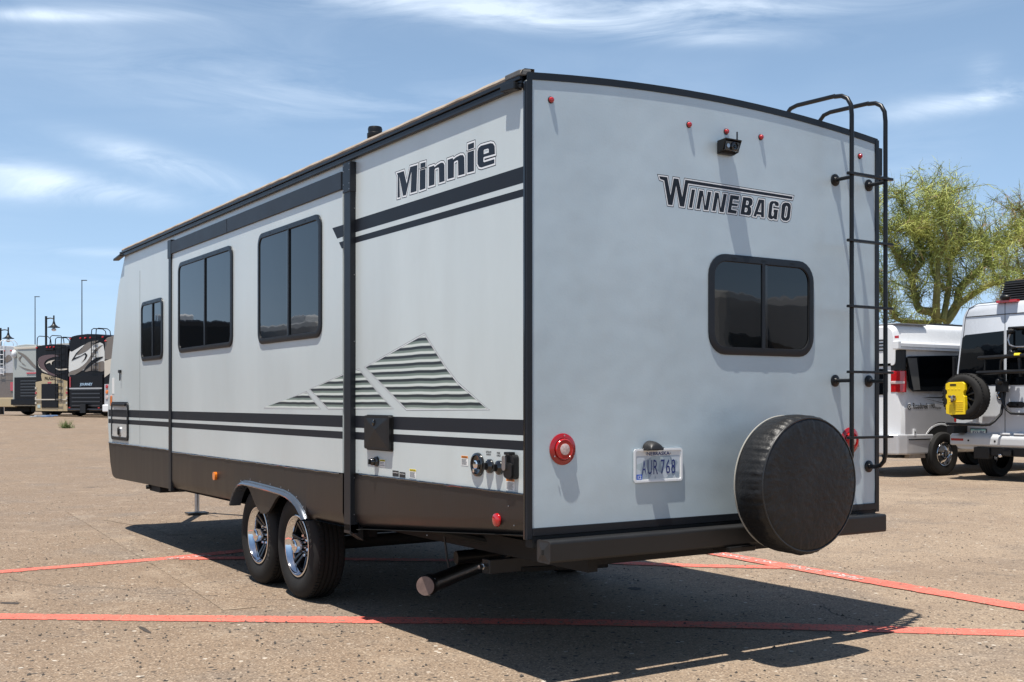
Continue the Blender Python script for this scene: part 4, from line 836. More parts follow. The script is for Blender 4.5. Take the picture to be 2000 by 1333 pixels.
# stabiliser jack behind the bumper
sj = Vector(PX(952, 1110, .36)); b = MB(); b.obox(sj+Vector((.40, .0, .01)), (Vector((.41, 0, .0)), Vector((0, .04, 0)), Vector((0, 0, .040))), steel)
b.obox(sj+Vector((.50, .0, -.03)), (Vector((.30, 0, -.012)), Vector((0, .05, 0)), Vector((0, 0, .014))), under); b.box(sj.x+.5, sj.x+.95, sj.y-.07, sj.y+.07, sj.z+.03, sj.z+.07, under)
b.obox(sj+Vector((.2, 0, .1)), (Vector((.16, 0, .09)), Vector((0, .02, 0)), Vector((0, 0, .012))), steel); b.tube([sj+Vector((.3, .0, .02)), sj+Vector((.34, 0, .18))], .045, steel, 14)
sk = b.build('stabiliser_jack', T, .004, label='folded scissor jack under the rear corner'); b = MB(); b.lathe(sj+Vector((-.01, 0, .01)), (-1, 0, 0), [(.018, 0), (.018, .02), (.012, .022), (.012, .045), (0, .046)], alu, 6, smooth=False); b.build('jack_nut', sk)
# side arm rails under the body seen left of the jack
b = MB(); b.tube([(.25, 1.35, .60), (.75, .55, .47)], .022, under, 8); b.tube([(.35, .35, .62), (.6, .6, .47)], .022, under, 8); b.build('brace', T)
b = MB(); b.box(.02, .30, 6.1, 6.45, .50, .56, under); b.tube([(-.02, 6.42, .535), (.3, 6.42, .535)], .02, under, 8); b.build('step_box', T)
# coupling frame and tongue jack in front
b = MB(); b.tube([(.5, 7.6, .52), (1.22, 9.0, .50)], .045, under, 8); b.tube([(1.94, 7.6, .52), (1.22, 9.0, .50)], .045, under, 8); tg = b.build('coupling_frame', T)
b = MB(); b.tube([(1.22, 8.85, .04), (1.22, 8.85, .62)], .028, alu, 14); b.tube([(1.22, 8.85, .55), (1.22, 8.85, .95)], .035, steel, 14); b.box(1.10, 1.34, 8.78, 8.94, .015, .03, steel); b.tube([(1.22, 8.8, .42), (1.22, 8.45, .56)], .012, steel, 8); b.build('tongue_jack', tg)
# awning roller on the far side
b = MB(); b.tube([(WD+.05, .04, 2.74), (WD+.05, 5.6, 2.74)], .035, alu, 14); b.box(WD, WD+.07, .02, .06, 2.66, 2.82, blk); b.lathe((WD+.045, .02, 2.63), (0, -1, 0), [(0, 0), (.022, 0), (.022, .02), (0, .022)], blk, 14); b.build('awning', T)
# ------------------------------------------------------------------ camper vans on the right
vwhite = mat('van_white_paint', (.70, .71, .72), .25, coat=.6, var=.03, vs=2)
vsilver = mat('van_silver_paint', (.52, .52, .53), .3, metal=.35, coat=.6, var=.05, vs=2)
vblue = mat('panel_van_paint', (.56, .59, .63), .25, coat=.7, var=.03, vs=2)
def loft(sections, m, smooth=True, caps=True, b=None):
    b = b or MB(); n = len(sections[0]); b.add([p for s_ in sections for p in s_], [(i*n+k, i*n+(k+1) % n, (i+1)*n+(k+1) % n, (i+1)*n+k) for i in range(len(sections)-1) for k in range(n)], m, smooth)
    if caps:
        b.add(sections[0], [tuple(reversed(range(n)))], m); b.add(sections[-1], [tuple(range(n))], m)
    return b
def van_section(x, yc, hw, z0, z1, top, rb, rt, n=6):
    """rounded van cross-section: half width hw at the belt, top narrower"""
    P = []
    def arc(cy, cz, r, a0, a1):
        for k in range(n+1): a = radians(a0+(a1-a0)*k/n); P.append(Vector((x, yc+cy+r*cos(a), cz+r*sin(a))))
    arc(top-rt, z1-rt, rt, 0, 90); arc(-top+rt, z1-rt, rt, 90, 180)
    P.append(Vector((x, yc-hw, z0+(z1-z0)*.42))); arc(-hw+rb, z0+rb, rb, 180, 270); arc(hw-rb, z0+rb, rb, 270, 360); P.append(Vector((x, yc+hw, z0+(z1-z0)*.42)))
    return P
def car_wheel(parent, c, axis, r, wdt, rimr, rmat, ntxt=0):
    A = Vector(axis); b = MB(); b.lathe(c, axis, [(rimr, .01), (r*.93, 0), (r, .03)]+[(r-(0.008 if k % 2 else 0), .03+(wdt-.06)*k/8) for k in range(9)]+[(r, wdt-.03), (r*.93, wdt), (r*.8, wdt+.008), (rimr*1.02, wdt-.005), (rimr, wdt-.02)], rubber, 48)
    o = b.build('wheel', parent, ang=30); b = MB(); b.lathe(c, axis, [(rimr, wdt-.02), (rimr*.96, wdt-.002), (rimr*.9, wdt-.01), (rimr*.86, wdt-.05), (rimr*.72, wdt-.045), (rimr*.55, wdt-.02), (rimr*.34, wdt-.01), (rimr*.3, wdt+.02), (0, wdt+.03)], rmat, 36); ro = b.build('rim', o, ang=40)
    b = MB(); u_ = A.cross(Vector((0, 0, 1))).normalized()
    for k in range(8):
        a = 2*pi*k/8; p = Vector(c)+A*(wdt-.045)+(u_*cos(a)+Vector((0, 0, 1))*sin(a))*rimr*.66; b.ell(p, .032, .012 if abs(A.y) > .5 else .032, .032, blk, 8, 5) if abs(A.y) > .5 else b.ell(p, .012, .032, .032, blk, 8, 5)
    b.build('vent_hole', ro); return o
# --- raised-roof touring van, its side towards us
YV = 8.50; X0V = 13.60; V = thing('camper_van', (16.6, YV+1, 0), 'white and silver camper van with raised roof and awning, half hidden behind the other van', 'van', 'camper vans parked on the right')
yc = YV+1.0
def rs(x, s_=1., drop=0): return van_section(x, yc, 1.0*s_, .40, 2.02-drop, .86*s_, .10, .18)
secs = [rs(X0V, .97, .03), rs(X0V+.05, .99), rs(X0V+.3), rs(X0V+3.8), rs(X0V+4.3, .99, .25), rs(X0V+4.9, .95, .85), rs(X0V+5.9, .88, .98), rs(X0V+6.0, .84, 1.05)]
b = loft(secs, vwhite); bv = b.build('body', V, ang=40)
def top(x, hw, z0, z1): return van_section(x, yc, hw, z0, z1, hw*.94, .06, .14)
b = loft([top(X0V-.02, .86, 1.98, 2.66), top(X0V+.12, .93, 1.96, 2.735), top(X0V+2.2, .95, 1.96, 2.74), top(X0V+3.3, .93, 1.96, 2.66), top(X0V+4.2, .82, 1.96, 2.30), top(X0V+4.6, .7, 1.97, 2.05)], vwhite); b.build('raised_roof', V, ang=40)
def VS(px, py, y=YV): return PY(px, py, y)
b = MB(); a0 = VS(1759, 672, YV-.05); a1 = VS(1905, 672, YV-.05); zA = VS(1790, 668.5, YV-.05)[2]; zB = VS(1790, 684, YV-.05)[2]
b.prism([(a0[0], YV-.06, zB), (a0[0], YV+.1, zB), (a0[0], YV+.1, zA), (a0[0], YV-.03, zA), (a0[0], YV-.06, zA-.03)], (3.1, 0, 0), vwhite); aw = b.build('awning', V, .008)
b = MB(); b.box(a0[0]-.10, a0[0], YV-.07, YV+.05, zB-.005, zA+.012, vwhite); b.build('awning_end', aw, .02)
b = MB(); b.box(a0[0], a0[0]+3.1, YV-.064, YV-.058, zB+.045, zB+.051, blk); b.build('awning_slot', aw)
def lower(px, py, y=YV): p = PY(px, py, y); return (p[0], p[2])
sl_ = lambda q, m_, b, dy=.004: b.prism([(u, YV-dy, v) for u, v in q], (0, -.003, 0), m_)
b = MB(); q = [lower(1771, 699), lower(1776, 696), lower(1900, 694), lower(1900, 766), lower(1784, 765), lower(1777, 758)]
b.prism([(u, YV-.004, v) for u, v in q], (0, .03, 0), glass_dark); b.build('side_window', V, .003)
b = MB(); b.prism([(u, YV-.0055, v) for u, v in [lower(1772, 700), lower(1790, 700), lower(1797, 762), lower(1784, 763)]], (0, -.002, 0), mat('window_blind', (.09, .09, .085), .5)); b.build('window_blind', V)
# silver lower flank with wheel opening
wx = PY(1845, 890, 8.42)[0]; q = [(X0V+.08, .60), (X0V+.08, 1.22), (X0V+.9, 1.30), (X0V+3.9, 1.30), (X0V+3.9, .55), (wx+.52, .55)]+[(wx+.50*cos(radians(a)), .50+.42*sin(radians(a))) for a in range(8, 173, 12)]+[(wx-.52, .60)]
b = MB(); b.prism([(u, YV-.006, v) for u, v in q], (0, .02, 0), vsilver); b.build('silver_flank', V, .003)
b = MB(); b.prism([(wx+.53*cos(radians(a)), YV-.01, .50+.45*sin(radians(a))) for a in range(0, 181, 10)]+[(wx+.49*cos(radians(a)), YV-.01, .50+.41*sin(radians(a))) for a in range(180, -1, -10)], (0, .03, 0), vwhite); b.build('wheel_arch', V, .006)
b = MB(); b.lathe((wx, YV-.0075, .50), (0, 1, 0), [(0, 0), (.47, 0)], under, 32); b.build('wheel_well', V)
car_wheel(V, (wx, YV+.16, .395), (0, -1, 0), .395, .25, .225, chrome); car_wheel(V, (wx+3.6, YV+.25, .395), (0, -1, 0), .395, .25, .225, chrome); car_wheel(V, (wx, YV+1.75, .395), (0, 1, 0), .395, .25, .225, chrome); car_wheel(V, (wx+3.6, YV+1.75, .395), (0, 1, 0), .395, .25, .225, chrome)
# tail lamp wraps the corner
def wrap(z0, z1, d, m_, nm, xo=.03, px0=X0V, w_=.14):
    b = MB(); P = [(px0+w_, YV-.004-.0), (px0+.06, YV-.008), (px0+.0, YV+.03), (px0-xo*.3, YV+.14), (px0-xo*.3, YV+.24), (px0+.06, YV+.24), (px0+w_, YV+.06)]
    b.prism([(x, y, z0) for x, y in P], (0, 0, z1-z0), m_); return b.build(nm, V, .012)
wrap(1.50, 1.88, 0, redl, 'tail_light', w_=.12); wrap(1.645, 1.70, 0, clearl, 'reversing_light', .05, X0V-.004, .122); wrap(1.885, 2.25, 0, blk, 'pillar_cover', w_=.11)
b = MB(); b.prism([(X0V-.012, y, z) for y, z in rrect(YV+.30, YV+.97, 1.46, 1.92, .06)], (.03, 0, 0), glass_dark); b.prism([(X0V-.012, y, z) for y, z in rrect(YV+1.03, YV+1.70, 1.46, 1.92, .06)], (.03, 0, 0), glass_dark); b.build('rear_window', V)
b = MB(); b.box(X0V-.02, X0V+.01, YV+.22, YV+1.78, 1.97, 2.02, blk); b.build('rear_gutter', V, .005)
b = MB()
for k in range(4): b.box(X0V-.03, X0V-.01, YV+.30, YV+.75, 2.42-.06*k, 2.445-.06*k, blk)
b.build('roof_vent', V)
b = MB(); b.box(X0V-.03, X0V-.005, YV+.06, YV+.14, 2.45, 2.50, redl); b.build('marker_light', V, .006)
# bumper
b = MB(); P = [(X0V+.86, YV-.015), (X0V+.1, YV-.03), (X0V-.08, YV+.02), (X0V-.16, YV+.14), (X0V-.18, YV+1), (X0V-.16, YV+1.86), (X0V, YV+2), (X0V+.3, YV+1.9), (X0V+.3, YV+.1), (X0V+.86, YV+.1)]
b.prism([(x, y, .40) for x, y in P], (0, 0, .36), vsilver); b.build('bumper', V, .03, seg=3)
b = MB(); b.box(X0V+.14, X0V+.74, YV-.036, YV-.02, .655, .675, blk); b.box(X0V+.2, X0V+.75, YV-.0, YV+.3, .33, .42, tan); b.box(X0V-.05, X0V+.2, YV+.1, YV+.4, .34, .40, blk); b.build('bumper_strip', V, .003)
b = MB(); c_ = VS(1784.5, 845); b.box(c_[0]-.03, c_[0]+.03, YV-.03, YV, c_[2]-.06, c_[2]+.06, vwhite); b.box(c_[0]-.012, c_[0]+.012, YV-.034, YV-.03, c_[2]-.02, c_[2]+.02, blk); b.build('outlet_cover', V, .006)
b = MB()
u0, z0_ = lower(1782, 799); u1, _ = lower(1812, 799); put_text(b, 'Roadtrek', u0, u1, z0_, .105, lambda p: Vector((p[0], YV-.0095, p[1])), ink, .02)
u0, z0_ = lower(1815, 798.5); u1, _ = lower(1825, 799); put_text(b, '190', u0, u1, z0_, .095, lambda p: Vector((p[0], YV-.0095, p[1])), ink, .02)
u0, z0_ = lower(1826, 799.5); u1, _ = lower(1838, 799); put_text(b, 'Popular', u0, u1, z0_-.01, .055, lambda p: Vector((p[0], YV-.0095, p[1])), ink, .02)
lz = lower(1774, 795); b.lathe((lz[0]+.02, YV-.0075, lz[1]), (0, -1, 0), [(0, 0), (.052, 0), (.052, .002), (0, .002)], ink, 20); b.lathe((lz[0]+.02, YV-.010, lz[1]), (0, -1, 0), [(.02, 0), (.032, 0), (.032, .001), (.02, .001)], vwhite, 16)
b.prism([(u, YV-.0085, v) for u, v in [lower(1799, 776), lower(1850, 775.5), lower(1850, 779), lower(1812, 777.5)]], (0, -.001, 0), ink); b.prism([(u, YV-.0085, v) for u, v in [lower(1799, 777), lower(1850, 789), lower(1850, 791)]], (0, -.001, 0), ink)
b.build('side_lettering', V)
b = MB(); b.box(X0V+1.6, X0V+2.7, YV+.5, YV+1.3, 2.73, 2.80, blk); b.box(X0V+.05, X0V+.8, YV+.1, YV+.6, 2.70, 2.725, mat('roof_rack_grey', (.12, .12, .13), .5)); b.build('roof_panel', V, .01)

# --- tall panel van, rear towards us
XS = 14.3; P_ = thing('panel_van', (17, 6.99, 0), 'tall silver-white panel van with spare wheel and bicycle rack on its rear doors', 'van', 'camper vans parked on the right')
yc = 6.97
def ps(x, s_=1., z1=2.90, dz=0): return van_section(x, yc, .99*s_, .52+dz, z1, .835*s_, .12, .26, 8)
secs = [ps(XS, .975, 2.97), ps(XS+.03, .985, 3.0), ps(XS+.10, 1, 3.02), ps(XS+.3, 1, 3.03), ps(XS+4.2, 1, 3.03), ps(XS+5.0, .95, 2.5), ps(XS+5.6, .93, 1.7), ps(XS+6.4, .9, 1.4), ps(XS+6.6, .86, 1.3)]
loft(secs, vblue).build('body', P_, ang=45)
def VX(px, py, x=XS): p = PX(px, py, x); return (p[1], p[2])
def rp(q, m_, nm, x=XS, d=.006, bev=.0, par=None, lab=None):
    b = MB(); b.prism([(x, u, v) for u, v in q], (-d, 0, 0), m_); return b.build(nm, par or P_, bev, label=lab)
s_m = mat('dark_seam', (.02, .02, .025), .5)
rp([VX(1880, 661), VX(1886, 655), VX(1961, 646.5), VX(1961, 752), VX(1871, 752), VX(1872.5, 725)], glass_dark, 'rear_window')
rp([VX(1966, 645.5), VX(2050, 637), VX(2050, 752.5), VX(1966, 752.5)], glass_dark, 'rear_window')
b = MB(); q0, q1 = VX(1963, 590), VX(1963, 872); b.box(XS-.003, XS+.02, q0[0]-.005, q0[0]+.005, q1[1], q0[1], s_m)
for a, c_ in (((1873, 735), (1886, 620)), ((1886, 620), (1893, 603)), ((1893, 603), (1910, 594)), ((1910, 594), (1963, 588))):
    A1 = VX(*a); C1 = VX(*c_); b.tube([(XS-.001, A1[0], A1[1]), (XS-.001, C1[0], C1[1])], .006, s_m, 6)
A1 = VX(1887, 620); C1 = VX(2050, 607); b.tube([(XS-.002, A1[0], A1[1]), (XS-.002, C1[0], C1[1])], .008, s_m, 6); b.build('door_seam', P_)
A1 = VX(1948.5, 591); C1 = VX(1989, 586.5); b = MB(); b.box(XS-.05, XS+.05, C1[0], A1[0], A1[1]-.02, A1[1]+.025, redl); b.build('brake_light', P_, .008)
b = MB(); b.ell((XS-.04, (A1[0]+C1[0])/2+.02, A1[1]+.07), .07, .10, .05, blk, 14, 8); b.build('reversing_camera', P_)
b = MB()
for s2 in (-1, 1):
    for k in range(3): b.prism([(XS+.5+k*1.35, yc+s2*.985, 1.62), (XS+1.6+k*1.35, yc+s2*.985, 1.62), (XS+1.6+k*1.35, yc+s2*.955, 2.2), (XS+.5+k*1.35, yc+s2*.955, 2.2)], (0, s2*.02, 0), glass_dark)
b.build('side_windows', P_)
# roof air conditioner, louvred
c0 = VX(1958, 583, XS+.3); c1 = VX(2040, 540, XS+.3); b = MB(); zt_ = c1[1]-.02; zb_ = 3.02; ya, yb = c0[0]-.85, c0[0]-.02
b.prism([(XS+.22, yb-.03, zb_), (XS+.22, yb, zb_+.08), (XS+.28, yb-.04, zt_), (XS+.28, ya+.04, zt_), (XS+.22, ya, zb_+.08), (XS+.22, ya+.03, zb_)], (1.0, 0, 0), blk); acu = b.build('roof_air_conditioner', P_, .02)
for k in range(8):
    b = MB(); z = zb_+.04+k*(zt_-zb_-.06)/8; b.box(XS+.185, XS+.25, ya+.04, yb-.03, z, z+.014, mat('louvre_grey', (.03, .03, .032), .5)); b.build('louvre', acu)
# bumper and steps
b = MB(); za = .79; b.prism([(XS-.12, yc-1.0, .58), (XS-.12, yc-1.0, .74), (XS-.03, yc-1.0, .80), (XS+.25, yc-1., .80), (XS+.25, yc-1., .58)], (0, 2.0, 0), mat('bumper_grey', (.50, .51, .52), .4, var=.05)); bb_ = b.build('bumper', P_, .035, seg=3)
b = MB(); b.box(XS-.124, XS-.115, yc+.72, yc+.96, .66, .70, redd); b.build('reflector', bb_)
for yy in (yc+.62, yc+.12, yc-.45, yc-.8): b = MB(); b.lathe((XS-.12, yy, .67), (-1, 0, 0), [(0, 0), (.018, 0), (.018, .004), (0, .004)], blk, 12); b.build('parking_sensor', bb_)
for yy in (yc-.05, yc-.30, yc-.55): b = MB(); b.box(XS-.10, XS+.0, yy-.09, yy+.09, .785, .812, inkw); b.build('step_pad', bb_, .005)
b = MB(); b.box(XS-.05, XS+.5, yc-.75, yc+.55, .42, .56, blk); b.box(XS-.09, XS-.05, yc-.16, yc+.0, .43, .53, blk); b.box(XS-.08, XS+.02, yc+.25, yc+.55, .36, .56, blk); b.lathe((XS-.09, yc+.04, .40), (0, 0, 1), [(0, 0), (.03, .0), (.035, .05), (0, .07)], chrome, 12); b.build('tow_hitch', P_, .01)
car_wheel(P_, (XS+1.0, yc+.72, .37), (0, 1, 0), .37, .25, .22, alu); car_wheel(P_, (XS+1.0, yc-.72, .37), (0, -1, 0), .37, .25, .22, alu)
car_wheel(P_, (XS+5.2, yc+.72, .37), (0, 1, 0), .37, .25, .22, alu); car_wheel(P_, (XS+5.2, yc-.72, .37), (0, -1, 0), .37, .25, .22, alu)
# door: lower recess, plate, handle, hinge ring
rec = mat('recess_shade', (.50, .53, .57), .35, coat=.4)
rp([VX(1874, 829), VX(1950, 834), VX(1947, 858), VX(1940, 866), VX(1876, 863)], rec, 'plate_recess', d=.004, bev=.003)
pv = PX(1910.5, 846.5, XS-.02); b = MB(); b.prism([(XS-.012, u, v) for u, v in rrect(pv[1]-.155, pv[1]+.155, pv[2]-.08, pv[2]+.08, .012)], (-.012, 0, 0), blk); npl = b.build('number_plate', P_, .002)
azm = bpy.data.materials.new('desert_plate'); azm.use_nodes = True; t = azm.node_tree; c = t.nodes.new('ShaderNodeTexCoord'); sp = t.nodes.new('ShaderNodeSeparateXYZ'); t.links.new(c.outputs['Object'], sp.inputs[0]); cr = t.nodes.new('ShaderNodeValToRGB'); t.links.new(mth('DIVIDE', mth('SUBTRACT', sp.outputs[2], pv[2]-.07, tree=t), .14, tree=t), cr.inputs[0]); e = cr.color_ramp.elements; e[0].color = (.16, .06, .25, 1); e[1].color = (.10, .42, .40, 1); q = e.new(.22); q.color = (.75, .42, .18, 1); q = e.new(.4); q.color = (.75, .72, .66, 1); q = e.new(.75); q.color = (.6, .72, .7, 1); t.links.new(cr.outputs[0], t.nodes['Principled BSDF'].inputs['Base Color'])
b = MB(); b.poly([(XS-.0245, pv[1]-.145, pv[2]-.07), (XS-.0245, pv[1]+.145, pv[2]-.07), (XS-.0245, pv[1]+.145, pv[2]+.07), (XS-.0245, pv[1]-.145, pv[2]+.07)], azm)
put_text(b, 'RXA 9BF', pv[1]+.10, pv[1]-.12, pv[2]-.035, .075, lambda p: Vector((XS-.0255, p[0], p[1])), navy, .02); put_text(b, 'ARIZONA', pv[1]+.07, pv[1]-.07, pv[2]+.048, .016, lambda p: Vector((XS-.0255, p[0], p[1])), navy, .03); b.build('plate_print', npl)
hp = PX(1981, 791, XS-.03); b = MB(); b.prism([(XS-.0, u, v) for u, v in rrect(hp[1]-.17, hp[1]+.13, hp[2]-.05, hp[2]+.05, .048)], (-.012, 0, 0), blk); b.box(XS-.045, XS-.02, hp[1]-.05, hp[1]+.13, hp[2]-.02, hp[2]+.02, blk); b.build('door_handle', P_, .006)
hp = PX(1955, 772, XS-.02); b = MB(); b.lathe((XS-.002, hp[1], hp[2]), (-1, 0, 0), [(0, 0), (.085, 0), (.09, .012), (.07, .02), (.062, .006), (0, .005)], chrome, 28); b.build('lock_ring', P_)
# left side tail light sliver and mirror
b = MB(); b.box(XS-.01, XS+.1, yc+.94, yc+.985, .98, 1.72, redd); b.build('tail_light', P_, .01)
b = MB(); b.box(XS+.0, XS+.07, yc+.985, yc+1.03, 1.65, 2.12, blk); b.build('side_bracket', P_, .01)
# spare wheel on the left door
sp0 = PX(1881, 775, XS-.50); c_ = (XS-.20, sp0[1]+.06, sp0[2]); b = MB(); r = .395
b.lathe(c_, (-1, 0, 0), [(.24, 0), (.34, -.01), (.375, .02)]+[(r-(.01 if k % 2 else 0), .04+k*.022) for k in range(9)]+[(.375, .235), (.355, .26), (.33, .272), (.28, .274), (.25, .262), (.245, .24), (.235, .20), (.23, .14), (0, .13)], rubber, 60); spw = b.build('spare_wheel', P_, ang=30, label='uncovered spare wheel on the left rear door')
b = MB()
for k in range(44):
    a = 2*pi*k/44
    for h0 in (.035, .205):
        p = Vector(c_)+Vector((-h0-.016, .388*cos(a), .388*sin(a))); rd = Vector((0, cos(a), sin(a))); tg_ = Vector((0, -sin(a), cos(a))); b.obox(p, (Vector((.018, 0, 0)), tg_*.016, rd*.008), rubber)
b.build('tread_blocks', spw)
b = MB()
for k in range(10): a = 2*pi*k/10+.3; d_ = Vector((0, cos(a), sin(a))); s2_ = Vector((0, -sin(a), cos(a))); b.obox(Vector(c_)+Vector((-.19, 0, 0))+d_*.14, (d_*.09, s2_*.016, Vector((.02, 0, 0))), rimblk)
b.lathe(c_, (-1, 0, 0), [(.065, .14), (.065, .22), (0, .23)], rimblk, 20); b.build('spoke', spw, .006)
# carrier arm and shelf
b = MB(); zt2 = VX(1850, 828, XS-.3)[1]; yL = PX(1850, 828, XS-.35)[1]; yR = c_[1]-.50
b.tube([(XS-.36, yL, zt2), (XS-.36, yR+.16, zt2-.01), (XS-.34, yR+.05, zt2), (XS-.28, yR, zt2+.06), (XS-.16, yR-.04, zt2+.18), (XS-.06, yR-.04, zt2+.5), (XS-.05, yR-.03, zt2+.85)], .024, blk, 10); b.box(XS-.38, XS-.02, yL-.16, yL-.02, zt2-.16, zt2-.03, blk); b.tube([(XS-.2, c_[1], c_[2]), (XS, c_[1], c_[2])], .06, blk, 12); b.build('spare_carrier', P_, ang=50)
# bicycle rack on the right door
rk = MB()
def rb(a, c_, r_=.022, x=XS-.28, m_=blk): A1 = VX(*a, x=x); C1 = VX(*c_, x=x); rk.tube([(x, A1[0], A1[1]), (x, C1[0], C1[1])], r_, m_, 8)
rb((1911, 700), (2040, 692), .034); rb((1908, 729), (2040, 724), .034)
rb((1924, 696), (1923, 730), .014); rb((1968, 646), (1968, 690), .018, XS-.1); rb((1970, 642), (2040, 638), .028, XS-.12)
rackm = rk.build('bicycle_rack', P_, label='folded black bicycle rack on the right rear door')
rk = MB(); pth = [(1973, 650), (1969, 664), (1972, 674), (1982, 678), (2040, 677)]; rk.tube([(XS-.24, *VX(*p_, x=XS-.24)) for p_ in pth], .013, alu, 8)
pth = [(1975, 690), (1962, 697), (1955, 706), (1953, 735), (1955, 760), (1958, 785), (1965, 800), (1975, 808), (2040, 811)]; rk.tube([(XS-.16, *VX(*p_, x=XS-.16)) for p_ in pth], .022, blk, 10); rk.build('rack_arm', rackm)
for pt, s_ in (((1976, 690), .07), ((1951, 745), .06), ((1972, 648), .045), ((1980, 680), .03)):
    rk = MB(); p = PX(*pt, XS-.24); rk.lathe((XS-.17, p[1], p[2]), (-1, 0, 0), [(0, 0), (s_, 0), (s_, .08), (s_*.5, .12), (0, .12)], blk, 12); rk.build('rack_clamp', rackm)
rk = MB(); rk.box(XS-.22, XS-.05, *sorted((PX(1945, 760, XS-.2)[1], PX(1960, 760, XS-.2)[1])), PX(1950, 752, XS-.2)[2]-.12, PX(1950, 745, XS-.2)[2], blk); rk.build('rack_clamp', rackm, .01)
rk = MB(); A1 = VX(1988, 694, XS-.28); rk.tube([(XS-.28, A1[0]+.05, A1[1]), (XS-.28, A1[0]-.05, A1[1])], .036, yellowl, 10); rk.build('rack_label', rackm)
rk = MB(); ly = VX(1996, 660, XS-.2)[0]
for k in range(3): rk.tube([(XS-.2, ly+.05-.12*k, 2.1-.03*k), (XS-.2, ly+.02-.12*k, 1.75)], .03, blk, 8)
rk.build('rack_strap', rackm)
# yellow fuel can strapped to the spare
yel = mat('yellow_plastic', (.80, .56, .006), .42, var=.04, vs=6, coat=.15); xc_ = XS-.50
F_ = MB(); K = lambda X, Y: PX(1840+X/3.175, 540+Y/3.175, xc_)
outl = [(22, 668), (40, 658), (126, 655), (138, 668), (140, 705), (131, 718), (132, 738), (139, 745), (142, 800), (141, 856), (62, 858), (60, 862), (24, 852), (22, 800), (30, 790), (30, 765), (22, 752), (22, 735), (30, 728), (30, 710), (20, 700)]
F_.prism([tuple(K(*p)) for p in outl], (.075, 0, 0), yel); FT = thing('fuel_can', (xc_+.05, K(90, 760)[1], K(90, 858)[2]), 'bright yellow fuel can bolted on the spare wheel of the panel van', 'fuel can'); F_.build('can_body', FT, .014, seg=3)
b = MB(); p = K(73, 755); b.lathe((xc_, p[1], p[2]), (-1, 0, 0), [(0, 0), (.05, 0), (.05, .02), (.03, .03), (.03, .06), (0, .065)], alu, 8)
for k in range(3): a = radians(120*k+30); b.ell((xc_-.055, p[1]+.05*cos(a), p[2]+.05*sin(a)), .02, .026, .026, mat('clamp_bronze', (.10, .07, .05), .35, metal=.6), 10, 6)
b.build('clamp_knob', FT)
b = MB(); a1 = K(68, 675); b.prism([(xc_-.001, a1[1]+u, a1[2]+v) for u, v in rrect(-.06, .06, -.012, .018, .01)], (-.003, 0, 0), blk); b.build('handle_slot', FT)
for k in range(5):
    b = MB(); A1 = K(45, 780+k*13); A2 = K(130, 780+k*13); b.box(xc_-.006, xc_+.01, A2[1], A1[1], A1[2]-.006, A1[2]+.006, yel); b.build('rib', FT, .002)
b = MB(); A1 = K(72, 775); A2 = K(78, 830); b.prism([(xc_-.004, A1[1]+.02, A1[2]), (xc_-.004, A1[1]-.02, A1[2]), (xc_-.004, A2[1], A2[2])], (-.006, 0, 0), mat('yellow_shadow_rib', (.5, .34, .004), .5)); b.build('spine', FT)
b = MB()
for k in range(4): A1 = K(40+k*22, 700); b.box(xc_-.004, xc_+.01, A1[1]-.02, A1[1]+.014, A1[2]-.012, A1[2]+.012, yel)
b.build('embossing', FT, .003)
# ------------------------------------------------------------------ motorhomes in the far row
def C_(n, c, r=.4, **k): return mat(n, c, r, coat=.4, **k)
M_blk = mat('coach_black', (.005, .005, .007), .35, spec=.2); M_wht = C_('coach_pearl', (.62, .62, .60), .3); M_brn = C_('coach_taupe', (.15, .12, .095), .35); M_tan = C_('coach_tan', (.42, .33, .19), .35); M_mar = C_('coach_maroon', (.085, .035, .030), .3)
M_gry = C_('coach_grey', (.36, .38, .36), .35); M_lbr = C_('coach_brown', (.13, .10, .08), .35); M_cream = C_('coach_cream', (.55, .50, .42), .4); M_sil = C_('coach_silver', (.40, .41, .43), .35)
def coach(name, label, px0, px1, pyt, pyb, depth, ang, paint, length=10.5, clear=.45, wdt=None, group='motorhomes parked in the far row', gz=None):
    """rear of a coach between two sight lines; paint(F) hangs the graphics. F maps (u 0..1 across, v metres up, d out) to the world"""
    cx = (px0+px1)/2; P = PD(cx, pyb, depth); gz = ground_h(P.x, P.y) if gz is None else gz; a = radians(ang)
    tl = Vector(RT)*cos(a)-Vector(FW)*sin(a); nl = -Vector(FW)*cos(a)-Vector(RT)*sin(a)         # along the rear wall, and out of it
    wd = 2.55 if wdt is None else wdt; H = (HY-pyt)/FL*depth+CAM.z-gz; O = Vector((P.x, P.y, gz)); th = thing(name, tuple(O), label, 'motorhome', group)
    F = lambda u, v, d=0.: O+tl*((u-.5)*wd)+Vector((0, 0, v))+nl*d
    def bx(nm, u0, u1, v0, v1, d0, d1, m_, bev=0., par=None, b=None):
        b2 = b or MB(); pts = [F(u0, v0, d0), F(u1, v0, d0), F(u1, v1, d0), F(u0, v1, d0)]; b2.prism(pts, nl*(d1-d0), m_)
        return b2 if b else b2.build(nm, par or th, bev)
    return th, F, bx, H, wd, tl, nl, O
